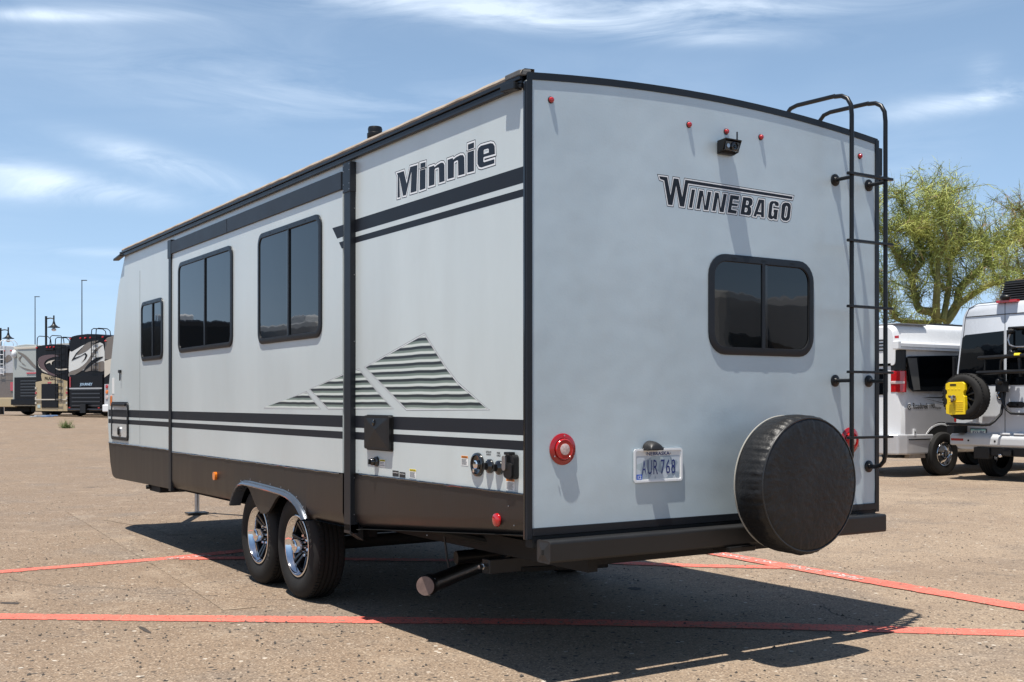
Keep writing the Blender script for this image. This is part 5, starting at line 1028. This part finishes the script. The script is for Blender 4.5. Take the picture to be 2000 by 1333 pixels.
def shell(F, H, m_, th, nl, clear=.5, arch_=.10, length=10.5, m2=None):
    b = MB(); P = [F(0, clear), F(0, H-.22), F(.02, H-.12), F(.06, H-.05), F(.2, H-.02+arch_*.2), F(.5, H+arch_*.35), F(.8, H-.02+arch_*.2), F(.94, H-.05), F(.98, H-.12), F(1, H-.22), F(1, clear)]
    b.prism(P, -nl*length, m_); o = b.build('body', th, .03)
    b = MB(); b.prism([F(.10, .20, -.9), F(.90, .20, -.9), F(.90, clear+.05, -.9), F(.10, clear+.05, -.9)], -nl*6.5, under); b.build('underbody', th)  # chassis and tanks as one dark box, added for the shade beneath
    b = MB(); b.prism([F(.02, .10, -3.3), F(.98, .10, -3.3), F(.98, clear+.05, -3.3), F(.02, clear+.05, -3.3)], -nl*.03, rubber); b.build('mud_flap', th)  # flap runs nearly full width, added to darken the same gap
    return o
def wheels(F, wd, th, nl, tl, dists=(2.4, 7.6), r=.48):
    for d in dists:
        for u in (.0, 1.):
            c = F(u, r, -d)+tl*(.02 if u == 0 else -.30); b = MB(); b.lathe(c, tl, [(0, .05), (.28, .05), (.3, 0), (r*.95, 0), (r, .03), (r, .25), (r*.95, .28), (.3, .28), (.28, .23), (0, .23)], rubber, 20); b.build('wheel', th, ang=30)
def flats(F, polys, m_, nm, th, d=.012, uv=None):
    b = MB()
    for q in polys:
        if uv: q = [uv(*p) for p in q]
        b.flat([[F(u, v, d) for u, v in q]], m_)
    return b.build(nm, th)
def small_ladder(F, bx, th, u0, u1, v0, v1, m_, rungs=8, up=.32):
    b = MB()
    for u in (u0, u1): b.tube([F(u, v0, .12), F(u, v1, .12), F(u, v1+up*.8, .10), F(u, v1+up, .0), F(u, v1+up, -.5), F(u, v1+up*.7, -.65), F(u, v1-.05, -.7)], .022, m_, 6)
    o = b.build('ladder', th); b = MB()
    for k in range(rungs): v = v0+.1+(v1-v0-.2)*k/(rungs-1); b.tube([F(u0, v, .12), F(u1, v, .12)], .018, m_, 6)
    b.build('rung', o)
def lights(F, th, us, v, r=.045):
    for u in us: b = MB(); b.ell(F(u, v, .02), r*1.2, r*1.2, r, redl, 8, 6); b.build('marker_light', th)
def swoosh(pts, n=8):
    """smooth closed outline through the traced points"""
    out_ = []; N_ = len(pts)
    for i in range(N_):
        p0, p1, p2, p3 = [Vector(pts[(i+k-1) % N_]) for k in range(4)]
        for k in range(n):
            t_ = k/n; out_.append(tuple(.5*((2*p1)+(p2-p0)*t_+(2*p0-5*p1+4*p2-p3)*t_*t_+(3*p1-p0-3*p2+p3)*t_**3)))
    return out_
# 1: black, pearl and taupe coach nearest the trailer
th, F, bx, H, wd, tl, nl, O = coach('motorhome', 'black and white coach with a big black grille, right of the gold-bottomed coach', 134, 204.5, 654, 812, 52.5, 33, None)
uvJ = lambda X, Y: ((X-890)/(1355-890), .12+(1200-Y)/(1200-160)*(H-.12)); shell(F, H, M_blk, th, nl, .42); wheels(F, wd, th, nl, tl)
flats(F, [swoosh([(892, 388), (925, 375), (1010, 330), (1100, 290), (1200, 300), (1345, 290), (1352, 620), (1200, 600), (1050, 630), (892, 690)], 3)], M_wht, 'pearl_field', th, .012, uvJ)
flats(F, [swoosh([(995, 420), (1060, 330), (1150, 262), (1285, 244), (1230, 280), (1130, 370)], 4), swoosh([(892, 640), (1010, 600), (1120, 520), (1200, 400), (1260, 340), (1345, 300), (1270, 370), (1200, 470), (1140, 560), (1040, 640), (892, 705)], 4), swoosh([(1100, 640), (1200, 560), (1352, 510), (1352, 640), (1220, 625)], 3)], M_brn, 'taupe_swoosh', th, .018, uvJ)
flats(F, [[(917, 497), (985, 395), (1095, 300), (1000, 402), (955, 462)], [(917, 497), (955, 462), (1060, 425), (1110, 395), (1138, 425), (1115, 475), (1050, 530), (1095, 478), (1112, 432), (1100, 415), (1050, 440)], swoosh([(1080, 640), (1150, 540), (1250, 470), (1352, 455), (1270, 510), (1180, 570)], 3)], M_blk, 'black_swoosh', th, .024, uvJ)
bx('engine_bay', .02, .98, uvJ(0, 1110)[1], uvJ(0, 680)[1], 0, .05, M_blk, .03)
for k in range(5): bx('grille_slat', .10, .92, uvJ(0, 1090-k*52)[1], uvJ(0, 1075-k*52)[1], .05, .075, C_('grille_grey', (.02, .02, .023)))
bx('bumper', -.01, 1.01, .30, uvJ(0, 1120)[1], -.05, .14, C_('bumper_graphite', (.015, .016, .02)), .05); bx('trim_bar', .03, .97, uvJ(0, 868)[1], uvJ(0, 850)[1], .05, .07, M_sil)
b = MB(); u0, v0 = uvJ(1045, 832); u1, _ = uvJ(1215, 832); put_text(b, 'JOURNEY', u0, u1, v0, .16, lambda p: F(p[0], p[1], .058), chrome, .02); b.build('chrome_lettering', th)
small_ladder(F, bx, th, .70, .83, uvJ(0, 640)[1], H-.05, ladm, 6); lights(F, th, (.03, .33, .47, .62, .97), H-.16); bx('hitch', .42, .58, .2, .62, .0, .22, blk); bx('fog_light', .05, .10, .42, .47, .14, .15, redl); bx('fog_light', .90, .95, .42, .47, .14, .15, redl)
bx('pillar_lamp', .03, .07, 1.4, 1.9, .05, .07, redd)
# 2: navy, maroon and gold coach
th, F, bx, H, wd, tl, nl, O = coach('motorhome', 'dark coach with maroon swirls and gold lower body, left of the black-and-white coach', 67, 134.5, 674, 806, 54.8, 33, None)
uvP = lambda X, Y: ((X-450)/(905-450), .12+(1190-Y)/(1190-300)*(H-.12)); shell(F, H, M_blk, th, nl, .45); wheels(F, wd, th, nl, tl)
flats(F, [[(452, 775), (545, 760), (530, 690), (540, 660), (640, 690), (750, 720), (900, 770), (903, 1150), (452, 1150)]], M_tan, 'gold_field', th, .012, uvP)
flats(F, [swoosh([(490, 480), (560, 435), (700, 425), (800, 450), (700, 460), (600, 500), (580, 560), (640, 640), (750, 690), (720, 700), (600, 660), (520, 580)], 4)], M_mar, 'maroon_swirl', th, .018, uvP)
flats(F, [swoosh([(600, 545), (640, 510), (730, 495), (690, 520), (680, 560), (660, 530)], 3), swoosh([(530, 600), (600, 640), (630, 665), (560, 640)], 3), swoosh([(485, 500), (500, 560), (530, 600), (500, 580)], 3), swoosh([(730, 600), (800, 610), (895, 610), (890, 625), (790, 630)], 3)], M_cream, 'cream_accent', th, .024, uvP)
bx('engine_door', (540-450)/455, (778-450)/455, uvP(0, 1110)[1], uvP(0, 800)[1], .0, .04, M_blk, .02); bx('bumper_bar', .01, .99, uvP(0, 1010)[1], uvP(0, 996)[1], .03, .06, M_cream)
b = MB(); u0, v0 = uvP(585, 752); u1, _ = uvP(738, 752); put_text(b, 'PALAZZO', u0, u1, v0, .17, lambda p: F(p[0], p[1], .02), M_blk, .02); b.build('lettering', th)
small_ladder(F, bx, th, .68, .86, uvP(0, 1030)[1], H-.05, ladm, 9, .40); lights(F, th, (.04, .37, .47, .58), H-.12); bx('brake_light', .39, .50, uvP(0, 795)[1], uvP(0, 778)[1], .012, .03, redl)
for k in range(4):
    for u in (.0, .955): bx('lamp_cluster', u, u+.045, uvP(0, 1060-k*65)[1], uvP(0, 1035-k*65)[1], .01, .04, M_cream if k != 2 else redl)
bx('number_plate', .07, .16, uvP(0, 1110)[1], uvP(0, 1070)[1], .012, .025, C_('plate_pale', (.4, .5, .52))); b = MB(); b.prism([F(.05, H-.02, -1.), F(.95, H-.02, -1.), F(.9, H+.13, -1.), F(.1, H+.13, -1.)], -nl*7, M_cream); b.build('roof_behind', th); bx('camera_pod', .33, .60, uvP(0, 372)[1], uvP(0, 345)[1], .0, .08, M_blk, .02)  # cream slab stands in for the roof of the coach behind
# 3: grey-green coach with black grille
th, F, bx, H, wd, tl, nl, O = coach('motorhome', 'pale grey coach with thin curved stripes, between gold-bottomed coach and brown caravan', 30, 70, 674, 802, 57.5, 33, None, wdt=2.2)
uvG = lambda X, Y: ((X-200)/(466-200), .12+(1170-Y)/(1170-290)*(H-.12)); shell(F, H, M_gry, th, nl, .5); wheels(F, wd, th, nl, tl)
bx('engine_bay', .08, .98, uvG(0, 990)[1], uvG(0, 705)[1], 0, .04, M_blk, .05)
for k in range(6): bx('grille_slat', .34, .95, uvG(0, 950-k*38)[1], uvG(0, 936-k*38)[1], .04, .06, C_('grille_grey', (.02, .02, .023)))
flats(F, [swoosh([(250, 375), (330, 420), (420, 540), (466, 620), (400, 560), (320, 450)], 4), swoosh([(265, 480), (275, 440), (300, 430), (280, 470), (300, 530), (340, 560)], 4), swoosh([(260, 550), (330, 590), (430, 625), (340, 610)], 4)], M_brn, 'curved_stripe', th, .014, uvG)
bx('roof_band', .05, 1., H-.22, H-.10, 0, .03, M_cream, .02); bx('bumper', 0, 1, .55, .85, 0, .12, M_blk, .03); bx('brake_light', .55, .95, uvG(0, 665)[1], uvG(0, 645)[1], .0, .03, redl, .01); small_ladder(F, bx, th, 1.02, 1.5, H-.2, H-.04, ladm, 2, .45)
b = MB(); b.ell(F(.11, H-.45, .08), .14, .14, .22, inkw, 10, 8); b.build('lamp_pod', th)
# 4: brown fifth wheel at the frame edge
th, F, bx, H, wd, tl, nl, O = coach('caravan', 'grey-topped brown caravan with a white rear ladder at the left edge of the photo', -26, 31, 677, 800, 59.5, 33, None, wdt=2.8); th['category'] = 'caravan'
uvB = lambda X, Y: (.45+X/200*.53, .12+(1160-Y)/(1160-310)*(H-.12)); shell(F, H, M_sil, th, nl, .55); wheels(F, wd, th, nl, tl)
bx('brown_panel', .0, .98, uvB(0, 970)[1], uvB(0, 650)[1], 0, .015, M_lbr); bx('dark_band', .0, .98, uvB(0, 740)[1], uvB(0, 690)[1], .015, .025, M_brn); bx('bumper', -.01, 1.02, uvB(0, 1082)[1], uvB(0, 965)[1], 0, .16, M_tan, .03); bx('tail_light', uvB(135, 0)[0], uvB(195, 0)[0], uvB(0, 880)[1], uvB(0, 770)[1], .015, .05, redl, .02)
bx('rear_window', .30, uvB(60, 0)[0], uvB(0, 560)[1], uvB(0, 360)[1], 0, .02, glass_dark); small_ladder(F, bx, th, .52, .64, uvB(0, 680)[1], H-.1, inkw, 6, .42); lights(F, th, (.3, .6, .82), H-.25)
flats(F, [swoosh([(60, 470), (110, 420), (150, 470), (120, 500), (70, 520)], 4)], M_brn, 'curved_stripe', th, .014, uvB)
# 5: beige and black coach, only a sliver beside the trailer nose
th, F, bx, H, wd, tl, nl, O = coach('motorhome', 'beige-topped black coach of which a sliver shows beside the trailer nose', 203.5, 278, 656, 815, 49.5, 33, None)
shell(F, H, M_brn, th, nl, .42); wheels(F, wd, th, nl, tl); bx('black_panel', 0, 1, H*.42, H*.72, 0, .012, M_blk); bx('lower_panel', 0, 1, .35, H*.42, 0, .014, M_sil)
for k, m_ in enumerate((redl, amberl, clearl)):
    b = MB(); b.lathe(F(.07, H*.39-.24*k, .012), nl, [(0, 0), (.09, 0), (.08, .03), (0, .035)], m_, 14); b.build('tail_lamp', th)
bx('bumper', -.01, 1, .3, .62, 0, .12, inkw, .04); lights(F, th, (.03,), H-.2)
b = MB(); b.prism([F(0, H*.5, .014), F(.3, H*.6, .014), F(.5, H*.74, .014), F(.4, H*.76, .014), F(0, H*.70, .014)], nl*.002, M_cream); b.build('curved_stripe', th)

# ---- vehicles beyond the left edge and behind the photographer, seen mirrored in the windows
def plain_coach(pos, ang, cols_, name, label, L_=9.5, H=3.6, group='motorhomes mirrored in the windows'):
    th = thing(name, pos, label, 'motorhome', group); c, s_ = cos(radians(ang)), sin(radians(ang)); O = Vector(pos); ux = Vector((c, s_, 0)); uy = Vector((-s_, c, 0))
    F = lambda x, y, z: O+ux*x+uy*y+Vector((0, 0, z)); W2 = 1.27
    def bxx(nm, x0, x1, y0, y1, z0, z1, m_, bev=.0):
        b = MB(); b.prism([F(x0, y0, z0), F(x1, y0, z0), F(x1, y1, z0), F(x0, y1, z0)], (0, 0, z1-z0), m_); return b.build(nm, th, bev)
    bxx('body', -W2, W2, 0, L_, .45, H, cols_[0], .18); bxx('lower_band', -W2-.01, W2+.01, .05, L_-.05, .5, 1.15, cols_[1]); bxx('roof_unit', -.35, .35, 2, 3., H, H+.3, inkw, .05); bxx('roof_unit', -.35, .35, 6, 7., H, H+.3, blk, .05)
    bxx('windscreen', -1.1, 1.1, -.02, .1, 1.5, 2.7, glass_dark, .02)
    for y in (1.8, 4.2, 6.6):
        for s2 in (-1, 1): bxx('window', s2*W2-.02, s2*W2+.02, y, y+1.1, 1.7, 2.5, glass_dark, .01)
    for s2 in (-1, 1):
        b = MB(); q = swoosh([(y, z) for y, z in ((.3, 1.3), (2.5, 1.6), (5, 2.6), (8.8, 3.2), (6, 3.1), (3, 2.3))], 4); b.prism([F(s2*(W2+.005), y, z) for y, z in q], ux*s2*.006, cols_[2]); b.build('side_swoosh', th)
    for y in (1.3, L_-2.6):
        for s2 in (-1, 1): b = MB(); b.lathe(F(s2*W2-s2*.02, y, .47), ux*s2, [(.0, -.25), (.47, -.25), (.47, 0), (.28, .01), (.26, -.04), (0, -.03)], rubber, 20); b.build('wheel', th, ang=30)
for i, (x, y) in enumerate(((-3.6, 28), (-7.2, 26.5), (-10.8, 25), (-14.4, 23.5), (-18, 22))):
    if 1: plain_coach((x, y, 0), -8, [(M_wht, M_blk, M_blk), (M_blk, M_tan, M_wht), (M_wht, M_blk, M_brn), (M_blk, M_brn, M_mar), (M_wht, M_gry, M_blk)][i], 'motorhome', ['white coach with a black swoosh, first of the row beyond the left edge', 'black coach with a tan skirt, second of the row beyond the left edge', 'white coach with a brown swoosh, third of the row beyond the left edge', 'black coach with a maroon swoosh, fourth of the row beyond the left edge', 'white coach with a grey skirt, last of the row beyond the left edge'][i])
plain_coach((14.0, -12.6, 0), 155, (M_wht, M_blk, M_blk), 'motorhome', 'white coach with a black swoosh standing behind the photographer, mirrored in the rear window')
plain_coach((17.8, -9.8, 0), 155, (M_sil, M_blk, M_brn), 'motorhome', 'silver coach with a taupe swoosh standing behind the photographer, mirrored in the rear window')

# ---- clutter under the coaches: blue levelling pads
for px, m_, lb in ((98, (.16, .26, .45), 'blue'), (78, (.35, .38, .42), 'grey')):
    p = PD(px, 811, 53); p = Vector((p.x, p.y, ground_h(p.x, p.y))); b = MB()
    for k in range(2): b.box(p.x-.4+k*.2, p.x+.1+k*.2, p.y-.3, p.y+.3, p.z+.05*k, p.z+.05*k+.04, mat('pad_'+lb, m_, .6, var=.3, vs=5))
    tag(b.build('levelling_pad', None, .01), lb+' levelling pads in a low stack under the coaches', 'pads')
# ---- lamp posts
def lantern(px, py, d, nm='lamp_post', label=''):
    p = PD(px, py, d); gz = ground_h(p.x, p.y); th = thing(nm, (p.x, p.y, gz), label, 'lamp post', 'black lantern posts behind the far row'); b = MB(); b.tube([(p.x, p.y, gz), (p.x, p.y, p.z)], .06, blk, 10); b.lathe((p.x, p.y, gz), (0, 0, 1), [(.2, 0), (.18, .5), (.1, .7)], blk, 12); b.build('pole', th)
    r_ = RT*.36*d/52; b = MB(); q = Vector((p.x, p.y, p.z)); b.tube([q+Vector((0, 0, -.14)), q+r_*.55+Vector((0, 0, -.10)), q+r_+Vector((0, 0, -.14))], .035, blk, 6); b.tube([q+r_+Vector((0, 0, .04)), q+r_+Vector((0, 0, -.35))], .04, blk, 6); b.build('arm', th)
    b = MB(); b.lathe(q+r_+Vector((0, 0, -.28)), (0, 0, -1), [(.05, 0), (.08, .12), (.11, .18), (.20, .26), (.32, .31), (.32, .33)], blk, 18); ls = b.build('lamp_shade', th); b = MB(); b.ell(q+r_+Vector((0, 0, -.72)), .13, .13, .09, clearl, 10, 6); b.build('globe', ls)
lantern(90, 618, 60, label='black lantern post above the dark maroon coach'); lantern(1, 641, 64, label='black lantern post at the left edge of the photo')
for px, py, d, lb in ((68.5, 580, 120, 'slender tall light mast above the pale grey coach'), (160, 548, 110, 'slender tall light mast above the black and white coach')):
    p = PD(px, py, d); th = thing('light_mast', (p.x, p.y, .6), lb, 'light mast', 'tall light masts'); b = MB(); b.tube([(p.x, p.y, .6), (p.x, p.y, p.z)], [.07, .04], steel, 8); b.build('pole', th)
    b = MB(); q = Vector(p); b.obox(q+RT*.22, (RT*.25, FW*.12, Vector((0, 0, .03))), steel); b.build('lamp_head', th)
# ---- trees
bark = mat('green_bark', (.20, .18, .055), .8, var=.35, vs=3, bump=.01, bs=14)
twm = bpy.data.materials.new('palo_verde_twigs'); twm.use_nodes = True; t = twm.node_tree; bs = t.nodes['Principled BSDF']; oi = t.nodes.new('ShaderNodeTexCoord'); nz = t.nodes.new('ShaderNodeTexNoise'); nz.inputs['Scale'].default_value = 1.3; nz.inputs['Detail'].default_value = 4; t.links.new(oi.outputs['Object'], nz.inputs[0]); cr = t.nodes.new('ShaderNodeValToRGB'); t.links.new(nz.outputs[0], cr.inputs[0]); e = cr.color_ramp.elements; e[0].position = .32; e[0].color = (.12, .155, .035, 1); e[1].position = .68; e[1].color = (.48, .50, .12, 1); q = e.new(.5); q.color = (.27, .31, .065, 1); t.links.new(cr.outputs[0], bs.inputs['Base Color']); bs.inputs['Roughness'].default_value = .6
brt = mat('dry_twigs', (.30, .19, .12), .8, var=.3)
def palo(name, label, limbs, D, base, seed, ntw=15000, dry=0.):
    rr = random.Random(seed); sc_ = D/FL; th = thing(name, tuple(base), label, 'tree', 'palo verde trees behind the vans'); b = MB(); anchors = []
    def grow_limb(P, r0, r1):
        n = len(P); b.tube(P, [(r0+(r1-r0)*i/(n-1))*1.15 for i in range(n)], bark, 8)
    def smooth(P, k=4):
        out_ = []
        for i in range(len(P)-1):
            p0 = P[max(i-1, 0)]; p1 = P[i]; p2 = P[i+1]; p3 = P[min(i+2, len(P)-1)]
            for j in range(k):
                t_ = j/k; out_.append(.5*((2*p1)+(p2-p0)*t_+(2*p0-5*p1+4*p2-p3)*t_*t_+(3*p1-p0-3*p2+p3)*t_**3))
        return out_+[P[-1]]
    segs = []
    for pts, r0, r1 in limbs:
        dz = rr.uniform(-1, 1); P = []
        for i, (px, py) in enumerate(pts): P.append(PD(px, py, D+dz*1.3*i/len(pts)+rr.uniform(-.12, .12)))
        P = smooth(P); grow_limb(P, r0, r1); segs.append((P, r1))
    sub = []
    for P, r in segs:
        for k in range(int(len(P)*1.5)):
            i = rr.randrange(len(P)//4, len(P)); p = P[i]; dvec = Vector((rr.gauss(0, 1), rr.gauss(0, 1), rr.uniform(-.1, 1.3))).normalized(); ln = rr.uniform(.35, .95); Q = [p]; c = dvec
            for s2 in range(5): c = (c+Vector((rr.gauss(0, .25), rr.gauss(0, .25), rr.gauss(.05, .2)))).normalized(); Q.append(Q[-1]+c*ln/5)
            b.tube(Q, [.016, .013, .010, .008, .006, .004], bark, 5, cap=False); sub.append(Q)
    b.build('trunk', th)
    f = MB(); V_ = []; Fc = []; V2 = []; F2 = []
    for k in range(ntw):
        Q = rr.choice(sub) if rr.random() < .86 else rr.choice(segs)[0]; p = Q[rr.randrange(1, len(Q))]+Vector((rr.gauss(0, .04),)*3)
        dv = Vector((rr.gauss(0, .8), rr.gauss(0, .8), rr.gauss(.12, .9))).normalized(); ln = rr.uniform(.16, .5); w_ = rr.uniform(.0035, .0075); sd = dv.cross(Vector((rr.gauss(0, 1), rr.gauss(0, 1), rr.gauss(0, 1)))).normalized()
        dd = (dv+Vector((rr.gauss(0, .35), rr.gauss(0, .35), rr.gauss(-.15, .3)))).normalized(); p1 = p+dv*ln*.5; p2 = p1+dd*ln*.5
        VV, FF = (V2, F2) if rr.random() < dry else (V_, Fc); n0 = len(VV)
        VV += [p+sd*w_, p-sd*w_, p1+sd*w_, p1-sd*w_, p2]; FF += [(n0, n0+1, n0+3, n0+2), (n0+2, n0+3, n0+4)]
        if VV is V_:
            for q_ in range(4):                             # tiny leaf sprays along the twig
                a_ = p+(p2-p)*rr.uniform(.3, 1); u1 = Vector((rr.gauss(0, 1), rr.gauss(0, 1), rr.gauss(0, 1))).normalized()*rr.uniform(.018, .05); u2 = Vector((rr.gauss(0, 1), rr.gauss(0, 1), rr.gauss(0, 1))).normalized()*rr.uniform(.004, .010); n0 = len(V_); V_ += [a_, a_+u1*.5+u2, a_+u1, a_+u1*.5-u2]; Fc += [(n0, n0+1, n0+2, n0+3)]
    f.add(V_, Fc, twm)
    if V2: f.add(V2, F2, brt)
    me = bpy.data.meshes.new('crown'); me.from_pydata([tuple(v) for v in f.v], [], f.f)
    for m_ in f.mats: me.materials.append(m_)
    me.polygons.foreach_set('material_index', f.m); o = bpy.data.objects.new('crown', me); COL.objects.link(o); o.parent = th; o.matrix_parent_inverse = Matrix.Translation(-Vector(th.location)); o['kind'] = 'stuff'
    return th
Z = lambda L_: [(1700+x/4.597, 350+y/4.597) for x, y in L_]
D1 = 27.; base = PD(1828, 700, D1); base.z = 0
bpx = (1826, HY+FL*1.34/D1)
limbs = [([bpx, (1826, 700), (1828, 640)], .24, .15),
 (Z([(600, 1300), (560, 1200), (440, 1170), (400, 1050), (370, 900), (300, 800), (240, 700), (215, 640), (150, 560)]), .10, .02),
 (Z([(370, 880), (440, 780), (470, 740), (440, 620), (400, 500), (340, 350), (270, 200), (190, 90)]), .06, .012),
 (Z([(600, 1290), (590, 1150), (600, 950), (610, 700), (690, 560), (640, 400), (640, 300), (600, 150)]), .09, .012),
 (Z([(610, 700), (560, 600), (480, 500), (380, 450), (250, 470), (130, 440)]), .05, .012),
 (Z([(650, 1290), (700, 1250), (780, 1120), (800, 1000), (880, 900), (1000, 800), (1080, 650), (1200, 600), (1330, 520), (1400, 430)]), .11, .03),
 (Z([(760, 1150), (900, 1050), (1030, 970), (1150, 930), (1260, 925)]), .075, .04),
 (Z([(1150, 930), (1100, 800), (1040, 700), (980, 620)]), .03, .01),
 (Z([(650, 1270), (700, 1000), (720, 750), (780, 640), (840, 580), (960, 520), (1010, 480)]), .07, .03),
 (Z([(780, 640), (840, 480), (840, 400)]), .035, .03),
 (Z([(690, 1000), (560, 850), (540, 600), (500, 350), (520, 200), (480, 80)]), .05, .01),
 (Z([(850, 600), (700, 380), (680, 200), (740, 110)]), .03, .01),
 (Z([(600, 1300), (340, 1280), (230, 1250), (180, 1150), (100, 1000), (40, 880), (-40, 700)]), .06, .015),
 (Z([(240, 700), (120, 500), (0, 300), (-60, 150)]), .04, .01), (Z([(100, 1000), (-40, 900), (-160, 700), (-200, 500)]), .04, .01)]
palo('palo_verde_tree', 'green-barked palo verde with twisting bare limbs rising behind the white camper van', limbs, D1, base, 5, 14500, .05)
D2 = 30.; base = PD(2090, 700, D2); base.z = 0
limbs = [([(2090, HY+FL*1.34/D2), (2092, 700), (2080, 600)], .22, .12), ([(2080, 600), (2040, 520), (2000, 480), (1985, 430)], .1, .02), ([(2080, 600), (2010, 560), (1990, 530), (1965, 520)], .08, .02), ([(2080, 610), (2100, 500), (2060, 440), (2030, 405)], .1, .02), ([(2080, 600), (2160, 500), (2200, 440)], .1, .02), ([(2040, 520), (2010, 440), (1990, 410)], .04, .01), ([(2092, 640), (2020, 620), (1975, 590)], .05, .02)]
palo('palo_verde_tree', 'browner palo verde reaching in at the right edge of the photo', limbs, D2, base, 11, 6500, .35)
# ---- weed
p = PD(130, 832, 41); gz = ground_h(p.x, p.y); b = MB()
for k in range(160):
    a = R.uniform(0, 6.28); l_ = R.uniform(.12, .42); d_ = Vector((cos(a)*R.uniform(.2, 1.3), sin(a)*R.uniform(.2, 1.3), R.uniform(.3, 1.2))).normalized(); o_ = Vector((p.x+R.gauss(0, .10), p.y+R.gauss(0, .1), gz)); s_ = Vector((-d_.y, d_.x, 0))*.012; b.add([o_+s_, o_-s_, o_+d_*l_*.6+s_, o_+d_*l_*.6-s_, o_+d_*l_], [(0, 1, 3, 2), (2, 3, 4)], mat('weed_green', (.12, .17, .05), .7, var=.3))
tag(b.build('weed'), 'small green weed growing out of the asphalt near the far coaches', 'weed')
